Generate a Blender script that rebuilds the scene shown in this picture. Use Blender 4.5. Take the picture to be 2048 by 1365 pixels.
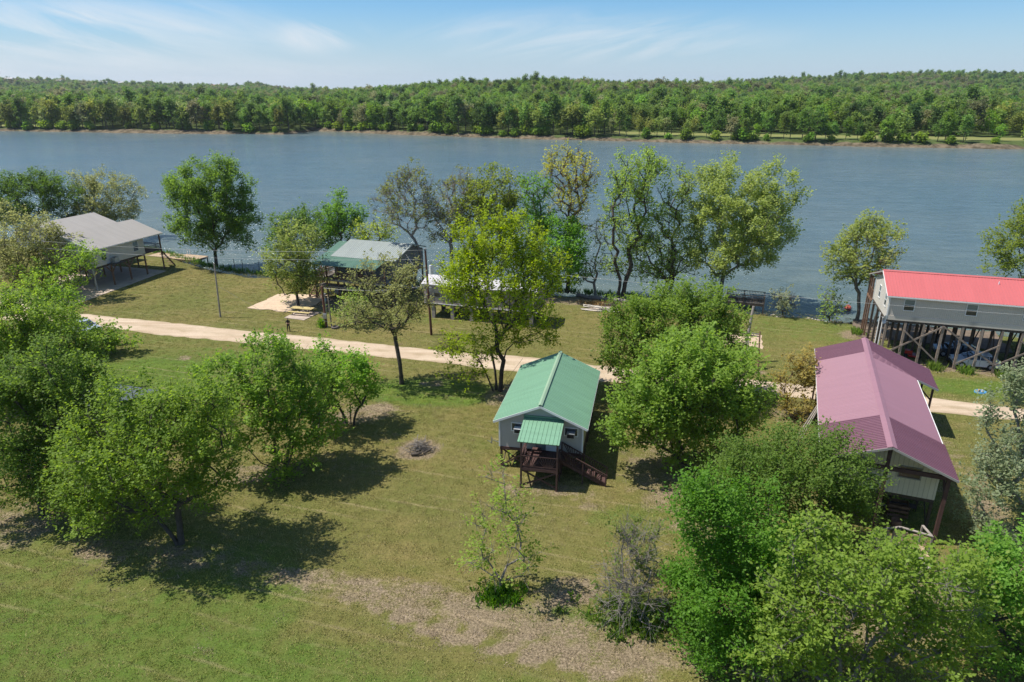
import bpy, math, random
import numpy as np
from mathutils import Vector, Matrix

for _o in list(bpy.data.objects): bpy.data.objects.remove(_o)
S = bpy.context.scene
COL = S.collection
R = math.radians

# ------------------------------------------------------------------ camera, sky, sun, exposure
cam = bpy.data.cameras.new('camera'); cam.sensor_width = 36; cam.lens = 24; cam.clip_start = .5; cam.clip_end = 20000
camo = bpy.data.objects.new('camera', cam); COL.objects.link(camo)
camo.location = (0, 0, 28.5); camo.rotation_euler = (R(90 - 20.3), 0, 0); S.camera = camo

SUN_EL, SHADOW_AZ = 62.0, -2.0          # shadows fall towards +X
sd = Vector((math.cos(R(SUN_EL)) * math.cos(R(SHADOW_AZ)), math.cos(R(SUN_EL)) * math.sin(R(SHADOW_AZ)), -math.sin(R(SUN_EL))))
sl = bpy.data.lights.new('sun', 'SUN'); sl.energy = 5.0; sl.angle = R(.53); sl.color = (1, .95, .87)
so = bpy.data.objects.new('sun', sl); COL.objects.link(so); so.location = (-60, 0, 90)
so.rotation_euler = sd.to_track_quat('-Z', 'Y').to_euler()

W = bpy.data.worlds.new('World'); S.world = W; W.use_nodes = True
wn = W.node_tree; wn.nodes.clear()
def N(nt, t, **k):
    n = nt.nodes.new(t)
    for a, b in k.items():
        if a == 'ins':
            for i, v in b.items():
                if hasattr(v, 'is_linked') or isinstance(v, bpy.types.NodeSocket): nt.links.new(v, n.inputs[i])
                else: n.inputs[i].default_value = v
        else: setattr(n, a, b)
    return n
def mth(nt, op, a, b=0., c=0., clamp=False):
    return N(nt, 'ShaderNodeMath', operation=op, use_clamp=clamp, ins={0: a, 1: b, 2: c}).outputs[0]
sky = N(wn, 'ShaderNodeTexSky', sky_type='NISHITA', sun_disc=False, sun_elevation=R(SUN_EL), sun_rotation=R(-90 + SHADOW_AZ), air_density=1.0, dust_density=.5, ozone_density=1.6, altitude=100)
tc = N(wn, 'ShaderNodeTexCoord')
sep = N(wn, 'ShaderNodeSeparateXYZ', ins={0: tc.outputs['Generated']})
zz = mth(wn, 'MAXIMUM', sep.outputs[1], .05)
azn = mth(wn, 'DIVIDE', sep.outputs[0], zz); eln = mth(wn, 'DIVIDE', sep.outputs[2], zz)
pv = N(wn, 'ShaderNodeCombineXYZ', ins={0: azn, 1: eln}).outputs[0]
# cirrus: combed noise in bearing / height, in loose banks drifting across the sky
def bank(rot, cx, cy, rx, ry, seed, lo, hi, sx=2.2, sy=15.):
    mp = N(wn, 'ShaderNodeMapping', ins={0: pv, 1: (seed, seed * .7, 0), 2: (0, 0, R(rot)), 3: (1, 1, 1)})
    ms = N(wn, 'ShaderNodeMapping', ins={0: mp.outputs[0], 3: (sx, sy, 1)})
    n1 = N(wn, 'ShaderNodeTexNoise', ins={'Vector': ms.outputs[0], 'Scale': 1.5, 'Detail': 8, 'Roughness': .6, 'Distortion': .9})
    dv = N(wn, 'ShaderNodeVectorMath', operation='SUBTRACT', ins={0: pv, 1: (cx, cy, 0)}); dv = N(wn, 'ShaderNodeMapping', ins={0: dv.outputs[0], 2: (0, 0, R(rot)), 3: (1 / rx, 1 / ry, 1)})
    ln = N(wn, 'ShaderNodeVectorMath', operation='LENGTH', ins={0: dv.outputs[0]}).outputs['Value']
    return mth(wn, 'MULTIPLY', N(wn, 'ShaderNodeMapRange', ins={0: n1.outputs[0], 1: lo, 2: hi, 3: 0., 4: 1.}).outputs[0], N(wn, 'ShaderNodeMapRange', interpolation_type='SMOOTHSTEP', ins={0: ln, 1: 1., 2: .2, 3: 0., 4: 1.}).outputs[0])
cl = bank(14, -.60, .072, .42, .06, 3.1, .38, .74)
for args in ((-14, .12, .065, .32, .045, 5.3, .44, .80), (22, -.26, .065, .09, .03, 7.7, .42, .76, 3.), (5, -.75, .02, .9, .05, 1.3, .30, .9, 1.2, 9.), (12, -1.4, .2, .5, .15, 9.1, .4, .8), (-10, 1.3, .25, .6, .12, 2.2, .45, .85)): cl = mth(wn, 'ADD', cl, bank(*args))
cl = mth(wn, 'MULTIPLY', cl, .95, clamp=True)
low = N(wn, 'ShaderNodeMapRange', interpolation_type='SMOOTHSTEP', ins={0: sep.outputs[2], 1: -.02, 2: .13, 3: .92, 4: .0}).outputs[0]
tint = N(wn, 'ShaderNodeMix', data_type='RGBA', blend_type='MULTIPLY', ins={0: 1., 6: sky.outputs[0], 7: N(wn, 'ShaderNodeMix', data_type='RGBA', ins={0: N(wn, 'ShaderNodeMapRange', ins={0: sep.outputs[2], 1: .1, 2: .7}).outputs[0], 6: (.50, .82, 1.10, 1), 7: (.92, .98, 1.04, 1)}).outputs[2]})
hzc = N(wn, 'ShaderNodeMix', data_type='RGBA', ins={0: low, 6: tint.outputs[2], 7: (4.7, 5.6, 6.6, 1)})
mx = N(wn, 'ShaderNodeMix', data_type='RGBA', ins={0: cl, 6: hzc.outputs[2], 7: (6.8, 7.0, 7.3, 1)})
bg = N(wn, 'ShaderNodeBackground', ins={0: mx.outputs[2], 1: .10})
wo = N(wn, 'ShaderNodeOutputWorld', ins={0: bg.outputs[0]})

S.view_settings.view_transform = 'Standard'; S.view_settings.look = 'None'; S.view_settings.gamma = 1; S.view_settings.use_curve_mapping = False
S.view_settings.exposure = 0.32
S.render.engine = 'CYCLES'; S.cycles.max_bounces = 5; S.cycles.diffuse_bounces = 3; S.cycles.glossy_bounces = 2; S.cycles.transmission_bounces = 3; S.cycles.transparent_max_bounces = 4; S.cycles.volume_bounces = 0
S.cycles.use_denoising = True

# ------------------------------------------------------------------ materials
MAT = {}
def newmat(name):
    m = bpy.data.materials.new(name); m.use_nodes = True; nt = m.node_tree; nt.nodes.clear()
    MAT[name] = m; return m, nt
def pm(name, col, rough=.7, var=.25, scale=2.0, bump=.0, metal=0., groove=None, spec=.35, world=False, streak=None, emis=None):
    """plain weathered surface: base colour with noise, optional board or rib grooves (axis, pitch, depth)"""
    m, nt = newmat(name)
    tcn = N(nt, 'ShaderNodeTexCoord'); co = tcn.outputs['Object']
    if world: co = N(nt, 'ShaderNodeNewGeometry').outputs['Position']
    if streak: co2 = N(nt, 'ShaderNodeMapping', ins={0: co, 3: streak}).outputs[0]
    else: co2 = co
    no = N(nt, 'ShaderNodeTexNoise', ins={'Vector': co2, 'Scale': scale, 'Detail': 6, 'Roughness': .65})
    oi = N(nt, 'ShaderNodeObjectInfo')
    k = N(nt, 'ShaderNodeMapRange', ins={0: no.outputs[0], 1: .3, 2: .7, 3: 1 - var, 4: 1 + var}).outputs[0]
    k = mth(nt, 'MULTIPLY', k, N(nt, 'ShaderNodeMapRange', ins={0: oi.outputs['Random'], 3: 1 - var * .5, 4: 1 + var * .5}).outputs[0]) if world else k
    bs = N(nt, 'ShaderNodeBsdfPrincipled', ins={'Roughness': rough, 'Metallic': metal, 'Specular IOR Level': spec})
    h = no.outputs[0]
    if groove:
        ax, pitch, dep = groove
        s = N(nt, 'ShaderNodeSeparateXYZ', ins={0: co})
        f = mth(nt, 'FRACT', mth(nt, 'DIVIDE', s.outputs['xyz'.index(ax)], pitch))
        g = N(nt, 'ShaderNodeMapRange', ins={0: mth(nt, 'ABSOLUTE', mth(nt, 'SUBTRACT', f, .5)), 1: .40, 2: .5, 3: 0., 4: 1.}).outputs[0]
        k = mth(nt, 'MULTIPLY', k, N(nt, 'ShaderNodeMapRange', ins={0: g, 3: 1., 4: 1 - dep}).outputs[0])
        h = mth(nt, 'SUBTRACT', mth(nt, 'MULTIPLY', h, .15), g)
    cm = N(nt, 'ShaderNodeMix', data_type='RGBA', blend_type='MULTIPLY', ins={0: 1., 6: (*col, 1), 7: N(nt, 'ShaderNodeCombineColor', ins={0: k, 1: k, 2: k}).outputs[0]})
    nt.links.new(cm.outputs[2], bs.inputs['Base Color'])
    if bump or groove:
        b = N(nt, 'ShaderNodeBump', ins={'Strength': .6, 'Distance': bump or .03, 'Height': h}); nt.links.new(b.outputs[0], bs.inputs['Normal'])
    N(nt, 'ShaderNodeOutputMaterial', ins={0: bs.outputs[0]})
    return m
def leafmat(name, ca, cb, trans=.48, rough=.55, hr=.006, vr=(.92, 1.12)):
    """leaves: colour between two greens by a per-leaf value, part of the light shining through"""
    m, nt = newmat(name)
    at = N(nt, 'ShaderNodeAttribute', attribute_name='v'); oi = N(nt, 'ShaderNodeObjectInfo')
    mixc = N(nt, 'ShaderNodeMix', data_type='RGBA', ins={0: at.outputs['Fac'], 6: (*ca, 1), 7: (*cb, 1)})
    hs = N(nt, 'ShaderNodeHueSaturation', ins={'Color': mixc.outputs[2]})
    nt.links.new(N(nt, 'ShaderNodeMapRange', ins={0: oi.outputs['Random'], 3: .5 - hr, 4: .5 + hr}).outputs[0], hs.inputs['Hue'])
    nt.links.new(N(nt, 'ShaderNodeMapRange', ins={0: mth(nt, 'FRACT', mth(nt, 'MULTIPLY', oi.outputs['Random'], 7.3)), 3: vr[0], 4: vr[1]}).outputs[0], hs.inputs['Value'])
    bs = N(nt, 'ShaderNodeBsdfPrincipled', ins={'Base Color': hs.outputs[0], 'Roughness': rough, 'Specular IOR Level': .2})
    hs2 = N(nt, 'ShaderNodeHueSaturation', ins={'Color': hs.outputs[0], 'Hue': .49, 'Saturation': 1.1, 'Value': 1.9})
    tr = N(nt, 'ShaderNodeBsdfTranslucent', ins={'Color': hs2.outputs[0]})
    ms = N(nt, 'ShaderNodeMixShader', ins={0: trans, 1: bs.outputs[0], 2: tr.outputs[0]})
    N(nt, 'ShaderNodeOutputMaterial', ins={0: ms.outputs[0]})
    return m

PAL = {
 'mid': ((.040, .095, .016), (.120, .210, .034)), 'mid2': ((.034, .080, .016), (.100, .180, .034)), 'mid3': ((.060, .120, .030), (.150, .230, .055)),
 'mid4': ((.042, .100, .016), (.122, .212, .038)), 'dark': ((.022, .060, .014), (.065, .130, .026)), 'olive': ((.070, .100, .040), (.150, .190, .080)),
 'olive2': ((.060, .110, .030), (.150, .210, .060)), 'bright': ((.050, .130, .018), (.130, .250, .035)), 'bright2': ((.034, .105, .018), (.100, .215, .034)),
 'lime': ((.120, .190, .014), (.260, .340, .024)), 'lime2': ((.130, .190, .030), (.230, .300, .050)), 'lime3': ((.120, .200, .030), (.230, .340, .060)),
 'limeolive': ((.080, .130, .018), (.190, .240, .036)), 'limeolive2': ((.090, .150, .022), (.220, .300, .055)), 'pale': ((.070, .130, .036), (.180, .250, .080)),
 'silver': ((.130, .180, .110), (.260, .310, .200)), 'silver2': ((.080, .140, .070), (.330, .390, .290)), 'brown': ((.100, .110, .030), (.170, .170, .055)),
 'deep': ((.026, .085, .010), (.080, .185, .022)), 'deep2': ((.030, .080, .012), (.090, .165, .034)), 'twig': ((.170, .200, .040), (.260, .290, .060)),
 'twiggrey': ((.130, .160, .060), (.220, .240, .090)), 'bushtwig': ((.110, .160, .040), (.200, .270, .060)),
}
PAL.update({'lime': ((.078, .130, .010), (.160, .240, .016)), 'lime2': ((.085, .145, .025), (.170, .240, .045)), 'limeolive': ((.052, .095, .016), (.130, .185, .034)), 'limeolive2': ((.042, .098, .016), (.125, .210, .036)), 'twiggrey': ((.060, .090, .026), (.110, .145, .042)), 'bushtwig': ((.050, .085, .022), (.090, .140, .035)), 'twig': ((.100, .135, .030), (.190, .230, .050)), 'silver2': ((.050, .095, .045), (.190, .260, .165)), 'silver': ((.070, .105, .060), (.170, .215, .140)), 'lime3': ((.080, .150, .026), (.160, .250, .050))})
for k, (a, b) in PAL.items(): leafmat('leaf_' + k, (min(.3, a[0] * 2.5), a[1] * 1.9, a[2] * 1.6), (min(.42, b[0] * 1.95), min(.42, b[1] * 1.65), b[2] * 1.6))
pm('bark', (.075, .062, .050), .9, .35, 3, .03, world=True)
pm('bark_grey', (.200, .180, .160), .9, .3, 3, .03, world=True)
pm('bark_brown', (.120, .075, .055), .9, .3, 3, .03, world=True)

# ------------------------------------------------------------------ mesh helpers
def link(o, parent=None):
    COL.objects.link(o)
    if parent is not None: o.parent = parent
    return o
def meta(o, label=None, cat=None, group=None, kind=None):
    if label: o['label'] = label
    if cat: o['category'] = cat
    if group: o['group'] = group
    if kind: o['kind'] = kind
    return o
def thing(name, label, cat, loc=(0, 0, 0), rz=0., group=None):
    o = bpy.data.objects.new(name, None); o.empty_display_size = .3; link(o)
    o.location = loc; o.rotation_euler = (0, 0, R(rz)); return meta(o, label, cat, group)
def mesh(name, V, F, mat, parent=None, smooth=False, **k):
    me = bpy.data.meshes.new(name); me.from_pydata([tuple(v) for v in V], [], F); me.materials.append(MAT[mat])
    if smooth: me.shade_smooth()
    me.update(); o = link(bpy.data.objects.new(name, me), parent); return meta(o, **k)
_cube = {}
def cubemesh(mat):
    if mat not in _cube:
        v = [(x, y, z) for x in (-.5, .5) for y in (-.5, .5) for z in (-.5, .5)]
        f = [(0, 1, 3, 2), (4, 6, 7, 5), (0, 4, 5, 1), (2, 3, 7, 6), (0, 2, 6, 4), (1, 5, 7, 3)]
        me = bpy.data.meshes.new('piece_' + mat); me.from_pydata(v, [], f); me.materials.append(MAT[mat]); _cube[mat] = me
    return _cube[mat]
def box(par, name, mat, c, s, rz=0., rx=0., ry=0., label=None):
    o = link(bpy.data.objects.new(name, cubemesh(mat)), par); o.location = c; o.scale = s; o.rotation_euler = (R(rx), R(ry), R(rz))
    return meta(o, label)
def beam(par, name, mat, a, b, w=.1, h=None, up=(0, 0, 1), label=None):
    a, b = Vector(a), Vector(b); d = b - a; L = d.length; d.normalize(); h = h or w
    u = Vector(up); x = u.cross(d)
    if x.length < .01: x = Vector((1, 0, 0)).cross(d); 
    if x.length < .01: x = Vector((0, 1, 0)).cross(d)
    x.normalize(); y = d.cross(x)
    m = Matrix((x, y, d)).transposed().to_4x4(); m.translation = (a + b) / 2
    o = link(bpy.data.objects.new(name, cubemesh(mat)), par)
    o.matrix_local = m @ Matrix.Diagonal((w, h, L, 1)); return meta(o, label)
_cyl = {}
def rod(par, name, mat, a, b, r0, r1=None, n=10, label=None):
    r1 = r0 if r1 is None else r1; a, b = Vector(a), Vector(b); d = (b - a).normalized()
    x = Vector((0, 0, 1)).cross(d)
    if x.length < .01: x = Vector((1, 0, 0))
    x.normalize(); y = d.cross(x); V = []
    for p, r in ((a, r0), (b, r1)):
        for i in range(n):
            t = 2 * math.pi * i / n; V.append(p + (x * math.cos(t) + y * math.sin(t)) * r)
    F = [(i, (i + 1) % n, n + (i + 1) % n, n + i) for i in range(n)] + [tuple(range(n))[::-1], tuple(range(n, 2 * n))]
    return mesh(name, V, F, mat, par, label=label)
def path_tube(par, name, mat, pts, rad, n=6, **k):
    pts = [Vector(p) for p in pts]; V = []; F = []
    for j, p in enumerate(pts):
        d = (pts[min(j + 1, len(pts) - 1)] - pts[max(j - 1, 0)]).normalized()
        x = Vector((0, 0, 1)).cross(d)
        if x.length < .01: x = Vector((1, 0, 0))
        x.normalize(); y = d.cross(x); r = rad[j] if hasattr(rad, '__len__') else rad
        for i in range(n):
            t = 2 * math.pi * i / n; V.append(p + (x * math.cos(t) + y * math.sin(t)) * r)
        if j:
            for i in range(n): F.append(((j - 1) * n + i, (j - 1) * n + (i + 1) % n, j * n + (i + 1) % n, j * n + i))
    F += [tuple(range(n))[::-1], tuple(range(len(V) - n, len(V)))]
    return mesh(name, V, F, mat, par, smooth=True, **k)
def slab(par, name, mat, e0, e1, r1, r0, sp=.3, rh=.025, th=.07, rw=.035, **k):
    """metal roof plane: e0-e1 eave, r0-r1 upper edge, raised ribs running from eave to top"""
    e0, e1, r1, r0 = map(Vector, (e0, e1, r1, r0)); n = (e1 - e0).cross(r0 - e0).normalized()
    if n.z < 0: n = -n
    L = (e1 - e0).length; T = [0.]; Hh = [0.]; q = sp * .5
    while q < L - rw * 1.5:
        for a, b in ((q - rw, 0), (q - rw * .45, rh), (q + rw * .45, rh), (q + rw, 0)): T.append(a / L); Hh.append(b)
        q += sp
    T.append(1.); Hh.append(0.); V = []
    for t, h in zip(T, Hh): V += [e0.lerp(e1, t) + n * h, r0.lerp(r1, t) + n * h]
    m = len(T); F = [(2 * i, 2 * i + 2, 2 * i + 3, 2 * i + 1) for i in range(m - 1)]
    b = len(V); V += [e0 - n * th, e1 - n * th, r1 - n * th, r0 - n * th]
    F += [(b, b + 3, b + 2, b + 1), tuple([b] + [b + 1] + [2 * i for i in range(m - 1, -1, -1)]), tuple([b + 2, b + 3] + [2 * i + 1 for i in range(m)]), (0, 1, b + 3, b), (2 * m - 1, 2 * m - 2, b + 1, b + 2)]
    return mesh(name, V, F, mat, par, **k)
def gwall(par, name, mat, x0, x1, y, z0, z1, zr=None, th=.12, xr=None, axis='y', **k):
    """wall panel facing -y (or -x when axis='x'), with a gable point when zr is given"""
    P = [(x0, z0), (x1, z0), (x1, z1)] + ([((x0 + x1) / 2 if xr is None else xr, zr)] if zr else []) + [(x0, z1)]
    V = []
    for o in (0, th): V += [((a, y + o, c) if axis == 'y' else (y + o, a, c)) for a, c in P]
    n = len(P); F = [tuple(range(n)), tuple(range(n, 2 * n))[::-1]] + [(i, n + i, n + (i + 1) % n, (i + 1) % n) for i in range(n)]
    return mesh(name, V, F, mat, par, **k)
def window(par, p, w, h, axis='y', sgn=-1, fm='white_trim', name='window', rail=True, label=None):
    """framed sash window on a wall face; p = centre on the wall plane"""
    x, y, z = p; t = .05
    def B(nm, pr, m, a, b, c, sa, sb, sc):
        if axis == 'y': return box(pr, nm, m, (x + a, y + sgn * b, z + c), (sa, sb, sc))
        return box(pr, nm, m, (x + sgn * b, y + a, z + c), (sb, sa, sc))
    f = mesh(name, [(0, 0, 0)] * 0, [], fm, par) if False else None
    V = []; F = []
    def add(a0, a1, c0, c1, b0, b1):
        s = len(V)
        for a in (a0, a1):
            for b in (b0, b1):
                for c in (c0, c1): V.append((x + a, y + sgn * b, z + c) if axis == 'y' else (x + sgn * b, y + a, z + c))
        F.extend([tuple(s + i for i in q) for q in ((0, 1, 3, 2), (4, 6, 7, 5), (0, 4, 5, 1), (2, 3, 7, 6), (0, 2, 6, 4), (1, 5, 7, 3))])
    e = .07
    add(-w / 2 - e, w / 2 + e, h / 2, h / 2 + e, 0, t); add(-w / 2 - e, w / 2 + e, -h / 2 - e, -h / 2, 0, t + .02)
    add(-w / 2 - e, -w / 2, -h / 2, h / 2, 0, t); add(w / 2, w / 2 + e, -h / 2, h / 2, 0, t)
    if rail: add(-w / 2, w / 2, -.02, .03, 0, t - .01)
    f = mesh(name, V, F, fm, par, label=label)
    if rail:
        B('pane', f, 'glass_light', 0, .012, h * .25 + .01, w, .02, h / 2 - .03); B('pane', f, 'glass', 0, .009, -h * .25, w, .02, h / 2 - .02)
    else: B('pane', f, 'glass', 0, .01, 0, w, .02, h)
    return f
def jbox(V, F, c, s, rz=0.):
    """append a box to a vertex and face list"""
    b = len(V); ca, sa = math.cos(R(rz)), math.sin(R(rz))
    for x in (-.5, .5):
        for y in (-.5, .5):
            for z in (-.5, .5):
                X, Y = x * s[0], y * s[1]; V.append((c[0] + ca * X - sa * Y, c[1] + sa * X + ca * Y, c[2] + z * s[2]))
    F.extend([tuple(b + i for i in q) for q in ((0, 1, 3, 2), (4, 6, 7, 5), (0, 4, 5, 1), (2, 3, 7, 6), (0, 2, 6, 4), (1, 5, 7, 3))])
def npmesh(name, V, Q, mat, parent=None, attr=None, smooth=False, **k):
    """fast mesh of quads (or triangles) from arrays; attr = {name: per-face values}"""
    me = bpy.data.meshes.new(name); V = np.asarray(V, np.float32); Q = np.asarray(Q, np.int32); m = Q.shape[1]
    me.vertices.add(len(V)); me.vertices.foreach_set('co', V.ravel())
    me.loops.add(Q.size); me.loops.foreach_set('vertex_index', Q.ravel())
    me.polygons.add(len(Q)); me.polygons.foreach_set('loop_start', np.arange(0, Q.size, m, dtype=np.int32))
    me.polygons.foreach_set('loop_total', np.full(len(Q), m, np.int32))
    me.materials.append(MAT[mat]); me.update(calc_edges=True)
    if attr:
        for a, (dom, val) in attr.items():
            at = me.attributes.new(a, 'FLOAT', dom); at.data.foreach_set('value', np.asarray(val, np.float32))
    if smooth: me.shade_smooth()
    return meta(link(bpy.data.objects.new(name, me), parent), **k)
def vnoise(x, y, s, seed=0):
    """smooth value noise for placing and shaping"""
    x = np.asarray(x, float) / s + seed * 17.3; y = np.asarray(y, float) / s + seed * 9.1
    xi, yi = np.floor(x), np.floor(y); fx, fy = x - xi, y - yi; fx = fx * fx * (3 - 2 * fx); fy = fy * fy * (3 - 2 * fy)
    h = lambda a, b: np.mod(np.sin(a * 127.1 + b * 311.7 + seed) * 43758.5453, 1.)
    return (h(xi, yi) * (1 - fx) + h(xi + 1, yi) * fx) * (1 - fy) + (h(xi, yi + 1) * (1 - fx) + h(xi + 1, yi + 1) * fx) * fy

# ------------------------------------------------------------------ ground, water, far land
m, nt = newmat('grass_ground')
geo = N(nt, 'ShaderNodeNewGeometry'); P0 = geo.outputs['Position']
def noise(nt, v, sc, det=5, ro=.6, dist=0., name=None):
    return N(nt, 'ShaderNodeTexNoise', ins={'Vector': v, 'Scale': sc, 'Detail': det, 'Roughness': ro, 'Distortion': dist}).outputs[0]
def ramp(nt, v, a, b, lo=0., hi=1.): return N(nt, 'ShaderNodeMapRange', ins={0: v, 1: a, 2: b, 3: lo, 4: hi}).outputs[0]
def mixc(nt, f, a, b):
    return N(nt, 'ShaderNodeMix', data_type='RGBA', ins={0: f, 6: a if not isinstance(a, tuple) else (*a, 1), 7: b if not isinstance(b, tuple) else (*b, 1)}).outputs[2]
comb = N(nt, 'ShaderNodeMapping', ins={0: P0, 2: (0, 0, R(17)), 3: (.12, 1.1, 1)}).outputs[0]
big = noise(nt, P0, .09, 4, .55); med = noise(nt, P0, .6, 6, .7); fine = noise(nt, P0, 7, 6, .8); stripe = noise(nt, comb, .9, 5, .6)
tuft = N(nt, 'ShaderNodeTexVoronoi', ins={'Vector': P0, 'Scale': 6.5, 'Randomness': 1.}).outputs['Distance']
lush = N(nt, 'ShaderNodeAttribute', attribute_name='lush').outputs['Fac']; dirt = N(nt, 'ShaderNodeAttribute', attribute_name='dirt').outputs['Fac']; shore = N(nt, 'ShaderNodeAttribute', attribute_name='shore').outputs['Fac']
g1 = mixc(nt, ramp(nt, mth(nt, 'ADD', mth(nt, 'MULTIPLY', med, .6), mth(nt, 'MULTIPLY', stripe, .5)), .40, .70), (.125, .125, .034), (.200, .160, .062))
g1 = mixc(nt, ramp(nt, big, .38, .62, 0, .55), g1, (.094, .118, .028))
lf = mth(nt, 'ADD', lush, mth(nt, 'MULTIPLY', mth(nt, 'SUBTRACT', med, .5), 1.5))
g2 = mixc(nt, ramp(nt, lf, .25, .8), g1, (.085, .135, .024))
yl = mixc(nt, ramp(nt, mth(nt, 'ADD', lf, mth(nt, 'MULTIPLY', stripe, .5)), 1.0, 1.5, 0, .6), g2, (.150, .185, .030))
df = mth(nt, 'ADD', dirt, mth(nt, 'MULTIPLY', mth(nt, 'SUBTRACT', mth(nt, 'ADD', mth(nt, 'ADD', mth(nt, 'MULTIPLY', med, .5), mth(nt, 'MULTIPLY', fine, .25)), mth(nt, 'MULTIPLY', stripe, .25)), .5), 3.2))
litter = mixc(nt, ramp(nt, fine, .35, .62), (.110, .086, .052), (.280, .220, .145))
g3 = mixc(nt, ramp(nt, df, .32, .62), yl, litter)
pale = mixc(nt, ramp(nt, mth(nt, 'ADD', df, mth(nt, 'SUBTRACT', stripe, .5)), 1.15, 1.4), g3, (.420, .330, .250))
g4 = mixc(nt, ramp(nt, mth(nt, 'ADD', shore, mth(nt, 'SUBTRACT', med, .5)), .4, .7), pale, (.150, .115, .085))
sy_ = N(nt, 'ShaderNodeSeparateXYZ', ins={0: N(nt, 'ShaderNodeMapping', ins={0: P0, 2: (0, 0, R(17))}).outputs[0]})
ln_ = mth(nt, 'ABSOLUTE', mth(nt, 'SUBTRACT', mth(nt, 'FRACT', mth(nt, 'MULTIPLY', mth(nt, 'ADD', sy_.outputs[1], mth(nt, 'MULTIPLY', big, 1.5)), .72)), .5))
lw_ = mth(nt, 'MULTIPLY', ramp(nt, ln_, .13, .0), ramp(nt, noise(nt, comb, .35, 3, .6), .46, .62))
g4 = mixc(nt, mth(nt, 'MULTIPLY', lw_, .4), g4, (.36, .28, .17))
k = mth(nt, 'MULTIPLY', ramp(nt, fine, .3, .7, .62, 1.38), ramp(nt, tuft, .0, .3, .9, 1.06))
fc = N(nt, 'ShaderNodeMix', data_type='RGBA', blend_type='MULTIPLY', ins={0: 1., 6: g4, 7: N(nt, 'ShaderNodeCombineColor', ins={0: k, 1: k, 2: k}).outputs[0]}).outputs[2]
hgt = mth(nt, 'ADD', mth(nt, 'MULTIPLY', fine, .5), mth(nt, 'MULTIPLY', med, .5))
bmp = N(nt, 'ShaderNodeBump', ins={'Strength': .9, 'Distance': .16, 'Height': hgt})
bs = N(nt, 'ShaderNodeBsdfPrincipled', ins={'Base Color': fc, 'Roughness': .9, 'Specular IOR Level': .1, 'Normal': bmp.outputs[0]})
N(nt, 'ShaderNodeOutputMaterial', ins={0: bs.outputs[0]})

SHORE = np.array([(-400, 190), (-200, 157), (-131.6, 145.6), (-106.5, 140.4), (-69.5, 128.9), (-52.4, 115.4), (-41.8, 109.7), (-16.1, 104.3), (9.6, 99.5), (17.5, 96.9), (35.7, 89.8), (45.2, 86.4), (62.8, 80.5), (120, 64), (260, 30), (400, 10)])
FAR = np.array([(-3000, 760), (-900, 640), (-490, 560), (-383, 536), (-259, 509.5), (-158, 494), (-150, 541), (-93.4, 504), (-7.7, 457), (110, 414.3), (187.3, 392.2), (269.7, 372.3), (325, 360), (700, 270), (3000, -200)])
def shore_y(x): return np.interp(x, SHORE[:, 0], SHORE[:, 1])
def grid(xs, ys):
    X, Y = np.meshgrid(xs, ys); n, m = len(xs), len(ys); i = np.arange(n * m).reshape(m, n)
    Q = np.stack([i[:-1, :-1], i[:-1, 1:], i[1:, 1:], i[1:, :-1]], -1).reshape(-1, 4)
    return X.ravel(), Y.ravel(), Q
gx, gy, gq = grid(np.concatenate([np.arange(-420, -130, 8), np.arange(-130, 110, .8), np.arange(110, 400, 8)]), np.concatenate([np.arange(-60, 8, 4), np.arange(8, 146, .8), np.arange(146, 215, 3)]))
dd = (gy - shore_y(gx)) + (vnoise(gx, gy, 3, 1) - .5) * 2.2 + (vnoise(gx, gy, 9, 2) - .5) * 2
gz = -2.6 / (1 + np.exp(-(dd + .5) * 1.3)) + (vnoise(gx, gy, 14, 3) - .5) * .12 * (dd < -6)
def blobs(L):
    a = np.zeros_like(gx)
    for cx, cy, rx, ry, rot, s in L:
        c, q = math.cos(R(rot)), math.sin(R(rot)); u = (c * (gx - cx) + q * (gy - cy)) / rx; v = (-q * (gx - cx) + c * (gy - cy)) / ry
        r = np.sqrt(u * u + v * v); a = np.maximum(a, s * np.clip((1.25 - r) / .5, 0, 1))
    return a
lushA = blobs([(-20, 27, 26, 5, -12, .68), (6, 21, 16, 5.5, -12, .68), (-40, 33, 26, 9, 0, .5), (-8, 62.5, 7.5, 3.4, -6, .95), (-38, 66, 9, 6, -10, .85), (-30, 70, 14, 5, -12, .5), (-50, 80, 20, 4, -12, .35), (50, 62.5, 11, 2.8, -14, .75), (31, 47, 2.6, 12, -22, .6), (38, 82, 8, 6, -15, .45), (-17, 33, 5, 6, 30, .6), (1, 31.4, 5, 1.2, -10, .7), (10, 41, 5, 2.2, 0, .5), (60, 76, 30, 10, -15, .4), (-17, 87, 12, 3, -15, .4), (35, 30, 8, 8, 0, .5)])
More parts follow.
